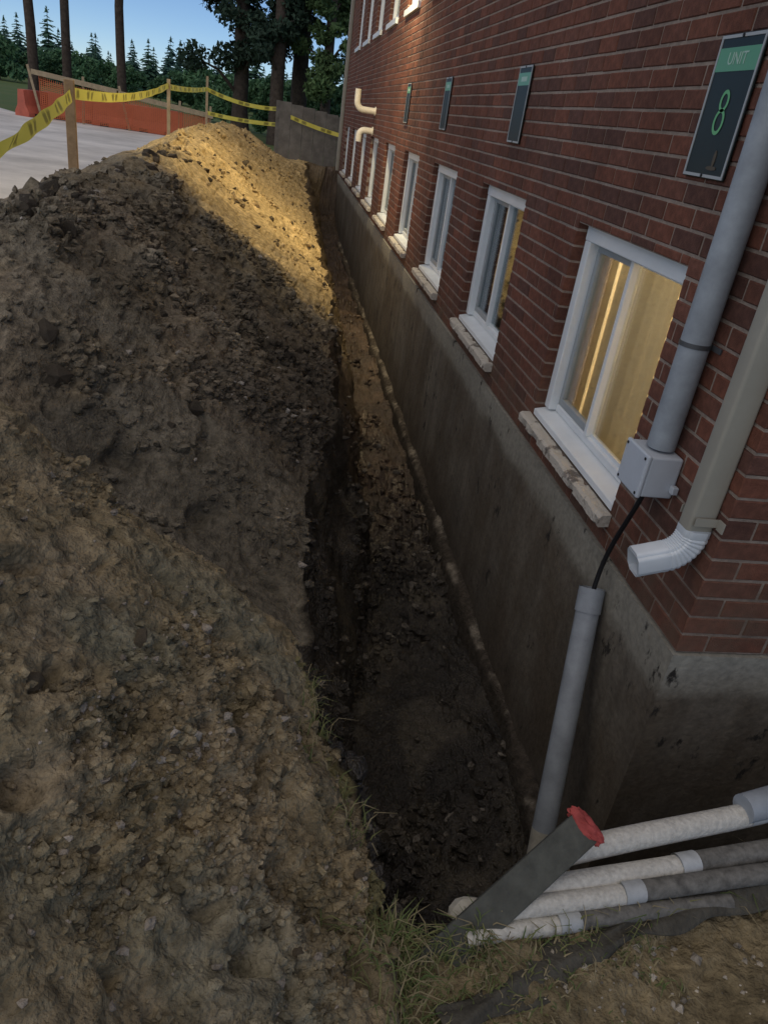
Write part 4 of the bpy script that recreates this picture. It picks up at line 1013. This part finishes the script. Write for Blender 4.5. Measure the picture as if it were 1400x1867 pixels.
for i in range(int((x1 - x0) / 0.06)):
    x = x0 + i * 0.06; nb.box((x, 27.45, 0.05), (x + 0.017, 27.456, topz(x)))
for j in range(20):
    z = 0.06 + j * 0.06
    pts_ = [x0 + 0.19 * i for i in range(int((x1 - x0) / 0.19))]
    for a in pts_:
        f_ = z / 1.3
        za, zb_ = topz(a) * f_, topz(a + 0.19) * f_
        nb.add([(a, 27.448, za), (a + 0.19, 27.448, zb_), (a + 0.19, 27.448, zb_ + 0.017), (a, 27.448, za + 0.017)], [(0, 1, 2, 3)])
nb.obj('mesh', M_NET, nf)
for a, b_, zz in ((-7.75, -5.2, 0.06), (-5.25, -2.3, 0.03)):
    r = MB(); d = Vector((b_ - a, 0, topz(b_) - topz(a))); M = Matrix.Translation((a, 27.40, topz(a) + zz)) @ d.to_track_quat('X', 'Z').to_matrix().to_4x4()
    r.box((0, -0.02, -0.07), (d.length, 0.02, 0.07), M); r.obj('rail', M_TAN, nf)
for x, ln in ((-7.55, -0.22), (-6.3, 0.03), (-4.9, -0.24), (-3.4, 0.05), (-2.4, 0.0)):
    r = MB(); M = Matrix.Translation((x, 27.50, 0)) @ Matrix.Rotation(ln, 4, 'Y'); r.box((-0.035, -0.02, -0.2), (0.035, 0.02, topz(x) + 0.30), M); r.obj('post', M_TAN, nf)

# ================================================================ TREES
def leaf_cloud(centers, radii, n, size, flat=0.75):
    c = np.array(centers); r = np.array(radii); w = r ** 2 / (r ** 2).sum(); k = rng.choice(len(c), n, p=w)
    d = rng.normal(size=(n, 3)); d /= np.linalg.norm(d, axis=1)[:, None]
    p = c[k] + d * (r[k] * rng.random(n) ** 0.45)[:, None] * np.array([1, 1, flat])
    a = rng.normal(size=(n, 3)); a /= np.linalg.norm(a, axis=1)[:, None]; b = np.cross(a, rng.normal(size=(n, 3))); b /= np.linalg.norm(b, axis=1)[:, None]
    s = size * rng.uniform(0.6, 1.4, (n, 1))
    V = np.stack([p - a * s, p - b * s * 0.45, p + a * s, p + b * s * 0.45], 1).reshape(-1, 3)
    return V, np.arange(n * 4).reshape(-1, 4)
def conifer_mesh(h, seed, m):
    r_ = np.random.default_rng(seed); V = []; F = []; z = 0.06 * h
    while z < h * 0.985:
        t = z / h; rad = h * 0.31 * (1 - t) ** 0.85 * r_.uniform(0.75, 1.15) + 0.05; nb_ = int(7 + 6 * (1 - t))
        a0 = r_.random() * 6.28
        for i in range(nb_):
            a = a0 + 6.28 * i / nb_ + r_.normal() * 0.2; rr = rad * r_.uniform(0.7, 1.15); dz = -0.30 * rr + r_.normal() * 0.05 * h * 0.3
            d = np.array([math.cos(a), math.sin(a), 0]); s = np.array([-math.sin(a), math.cos(a), 0]); w = 0.26 * rr
            c = np.array([0, 0, z]); k = len(V)
            for fr, ww, dd in ((0.0, 0.10, 0.10), (0.45, 1.0, 0.45), (0.8, 0.8, 0.85), (1.0, 0.05, 1.0)):
                V += [c + d * rr * fr + s * w * ww + np.array([0, 0, dz * dd - 0.06 * rr]), c + d * rr * fr - s * w * ww + np.array([0, 0, dz * dd - 0.06 * rr])]
                V += [c + d * rr * fr + np.array([0, 0, dz * dd + 0.05 * rr])]
            for j in range(3):
                F += [(k+3*j, k+3*j+2, k+3*j+5, k+3*j+3), (k+3*j+2, k+3*j+1, k+3*j+4, k+3*j+5)]
        z += h * r_.uniform(0.035, 0.06)
    k = len(V); V += [np.array([0.03 * h * math.cos(a), 0.03 * h * math.sin(a), h * 0.9]) for a in (0, 2.1, 4.2)] + [np.array([0, 0, h * 0.985])]
    F += [(k, k+1, k+3, k+3), (k+1, k+2, k+3, k+3), (k+2, k, k+3, k+3)]
    me = bpy.data.meshes.new('crown'); me.from_pydata([tuple(v) for v in V], [], [f if f[2] != f[3] else f[:3] for f in F]); me.materials.append(m); return me
def trunk_mesh(h, r0, r1, seed=0, bendy=0.02):
    b = MB(); r_ = random.Random(seed); pts = []; x = y = 0
    for i in range(11): pts.append((x, y, h * i / 10)); x += r_.gauss(0, bendy * h / 10); y += r_.gauss(0, bendy * h / 10)
    b.tube(pts, [r0 + (r1 - r0) * (i / 10) + (0.35 * r0 if i == 0 else 0) for i in range(11)], 12); return b
def plant(name, loc, rz, scale, parts, label, cat, grp):
    t = empty(name, loc, rz); t.scale = (scale,) * 3; tag(t, label, cat, grp)
    for nm, me in parts:
        o = bpy.data.objects.new(nm, me); link(o, t)
    return t
CON = [(conifer_mesh(7.0, 40 + i, M_CONIFER if i % 3 else M_CONIFER2), trunk_mesh(6.6, 0.10, 0.02, i).mesh('trunk', M_BARK, True)) for i in range(7)]
xx = -46.0; i = 0
while xx < 14:
    yy = 96 + random.uniform(-9, 11); k = random.randrange(7)
    sc = random.uniform(0.50, 0.86) * (1.0 if random.random() < 0.75 else 1.25)
    plant('conifer_tree', (xx, yy, -0.3), random.random() * 6.28, sc, [('crown', CON[k][0]), ('trunk', CON[k][1])], 'dark conifer in the distant treeline beyond the lot', 'conifer tree', 'distant conifers in the treeline')
    xx += random.uniform(0.25, 0.80); i += 1
BUSH = []
for k in range(5):
    cs = [(random.uniform(-1.2, 1.2), random.uniform(-0.8, 0.8), random.uniform(0.5, 2.2)) for _ in range(11)]
    V, F = leaf_cloud(cs, [random.uniform(0.4, 0.85) for _ in cs], 2600, 0.14)
    V[:, 2] = np.abs(V[:, 2]); BUSH.append((np_mesh('crown', V, F, M_BUSH, False), trunk_mesh(1.6, 0.05, 0.02, k).mesh('trunk', M_BARK, True)))
xx = -34.0; i = 0
while xx < 10:
    k = i % 5
    plant('shrub', (xx, 74 + random.uniform(-6, 6), -0.1), random.random() * 6.28, random.uniform(0.75, 1.35), [('crown', BUSH[k][0]), ('trunk', BUSH[k][1])], 'mid green leafy shrub in front of the distant conifers', 'shrub', 'shrubs before the treeline')
    xx += random.uniform(1.1, 2.2); i += 1

def tall_tree(x, y, h, r0, r1, crown_z0, crown_r, n, leaf, m, label, name='tall_tree', seed=0, grp=None, blobs=9, offs=(0, 0)):
    t = empty(name, (x, y, 0)); tag(t, label, 'tree', grp); R_ = random.Random(seed)
    tb = trunk_mesh(h, r0, r1, seed, 0.03)
    cs = []; rs = []
    blobs = blobs * 3
    for i in range(blobs):
        z = crown_z0 + (h - crown_z0) * (i + R_.random()) / blobs; a = R_.random() * 6.28; d = crown_r * R_.uniform(0.15, 0.85) * (1.1 - 0.7 * (z - crown_z0) / (h - crown_z0 + 0.01))
        c = (math.cos(a) * d + offs[0], math.sin(a) * d + offs[1], z); cs.append(c); rs.append(crown_r * R_.uniform(0.20, 0.42))
        tb.tube([(0, 0, z - 0.5 * d - 0.2), (c[0] * 0.5, c[1] * 0.5, z - 0.15 * d), (c[0], c[1], z)], [r0 * 0.28, r0 * 0.18, r0 * 0.06], 6)
    o = tb.mesh('trunk', M_BARK, True); link(bpy.data.objects.new('trunk', o), t)
    V, F = leaf_cloud(cs, rs, int(n * 2.4), leaf * 0.8); link(bpy.data.objects.new('crown', np_mesh('crown', V, F, m, False)), t)
    return t
G = 'tall bare-stemmed trees beside the lot'
tall_tree(-9.1, 32.3, 13, 0.19, 0.10, 7.5, 2.2, 2500, 0.14, M_LEAFD, 'bare tree trunk rising at the far left, behind the bright barrier', 'tall_tree', 1, G)
tall_tree(-8.05, 32.6, 13, 0.17, 0.10, 7.8, 2.0, 2500, 0.14, M_LEAFD, 'second bare trunk from the left, above the nearest stake', 'tall_tree', 2, G)
tall_tree(-5.95, 32.0, 12, 0.17, 0.10, 6.9, 2.1, 2500, 0.14, M_LEAFD, 'third bare trunk, leaning slightly, above the middle barrier', 'tall_tree', 3, G)
G2 = 'trees behind the far corner of the building'
tall_tree(-1.75, 33.0, 11, 0.30, 0.16, 2.4, 2.2, 9000, 0.13, M_LEAFD, 'dark leafy tree left of the fence, with branches over the sky', 'leafy_tree', 11, G2, 16, (0.1, 0))
tall_tree(-0.35, 31.5, 11, 0.26, 0.15, 2.8, 1.5, 5200, 0.13, M_LEAFD, 'dark tree with a thick trunk just left of the grey fence', 'leafy_tree', 12, G2, 13)
tall_tree(0.45, 34.0, 12, 0.34, 0.18, 3.6, 1.3, 3400, 0.13, M_LEAFD, 'thick upright trunk behind the grey fence', 'leafy_tree', 13, G2, 12)
tall_tree(1.35, 31.0, 11, 0.20, 0.10, 2.0, 1.4, 8000, 0.12, M_LEAFG, 'green leafy tree closest to the building\'s far corner', 'leafy_tree', 14, G2, 18)
tall_tree(2.7, 33.0, 11, 0.22, 0.10, 2.0, 1.9, 8000, 0.12, M_LEAFG, 'green leafy tree partly hidden behind the building\'s far corner', 'leafy_tree', 15, G2, 18)
# low undergrowth beyond the fence
UND = ['undergrowth shrub left of the dark tree, above the sand heap', 'undergrowth shrub right behind the left edge of the grey fence', 'undergrowth shrub behind the middle of the grey fence', 'undergrowth shrub against the far corner of the building', 'farthest low undergrowth shrub beyond the third stake', 'small undergrowth shrub between third stake and dark tree']
for i, (x, y, s) in enumerate(((-1.9, 40, 0.85), (-0.2, 38, 0.95), (1.2, 37, 1.05), (2.6, 38, 1.1), (-4.2, 46, 0.8), (-3.0, 43, 0.7))):
    plant('shrub', (x, y, 0), i * 1.3, s, [('crown', BUSH[i % 5][0]), ('trunk', BUSH[i % 5][1])], UND[i], 'shrub', 'undergrowth behind the fence')
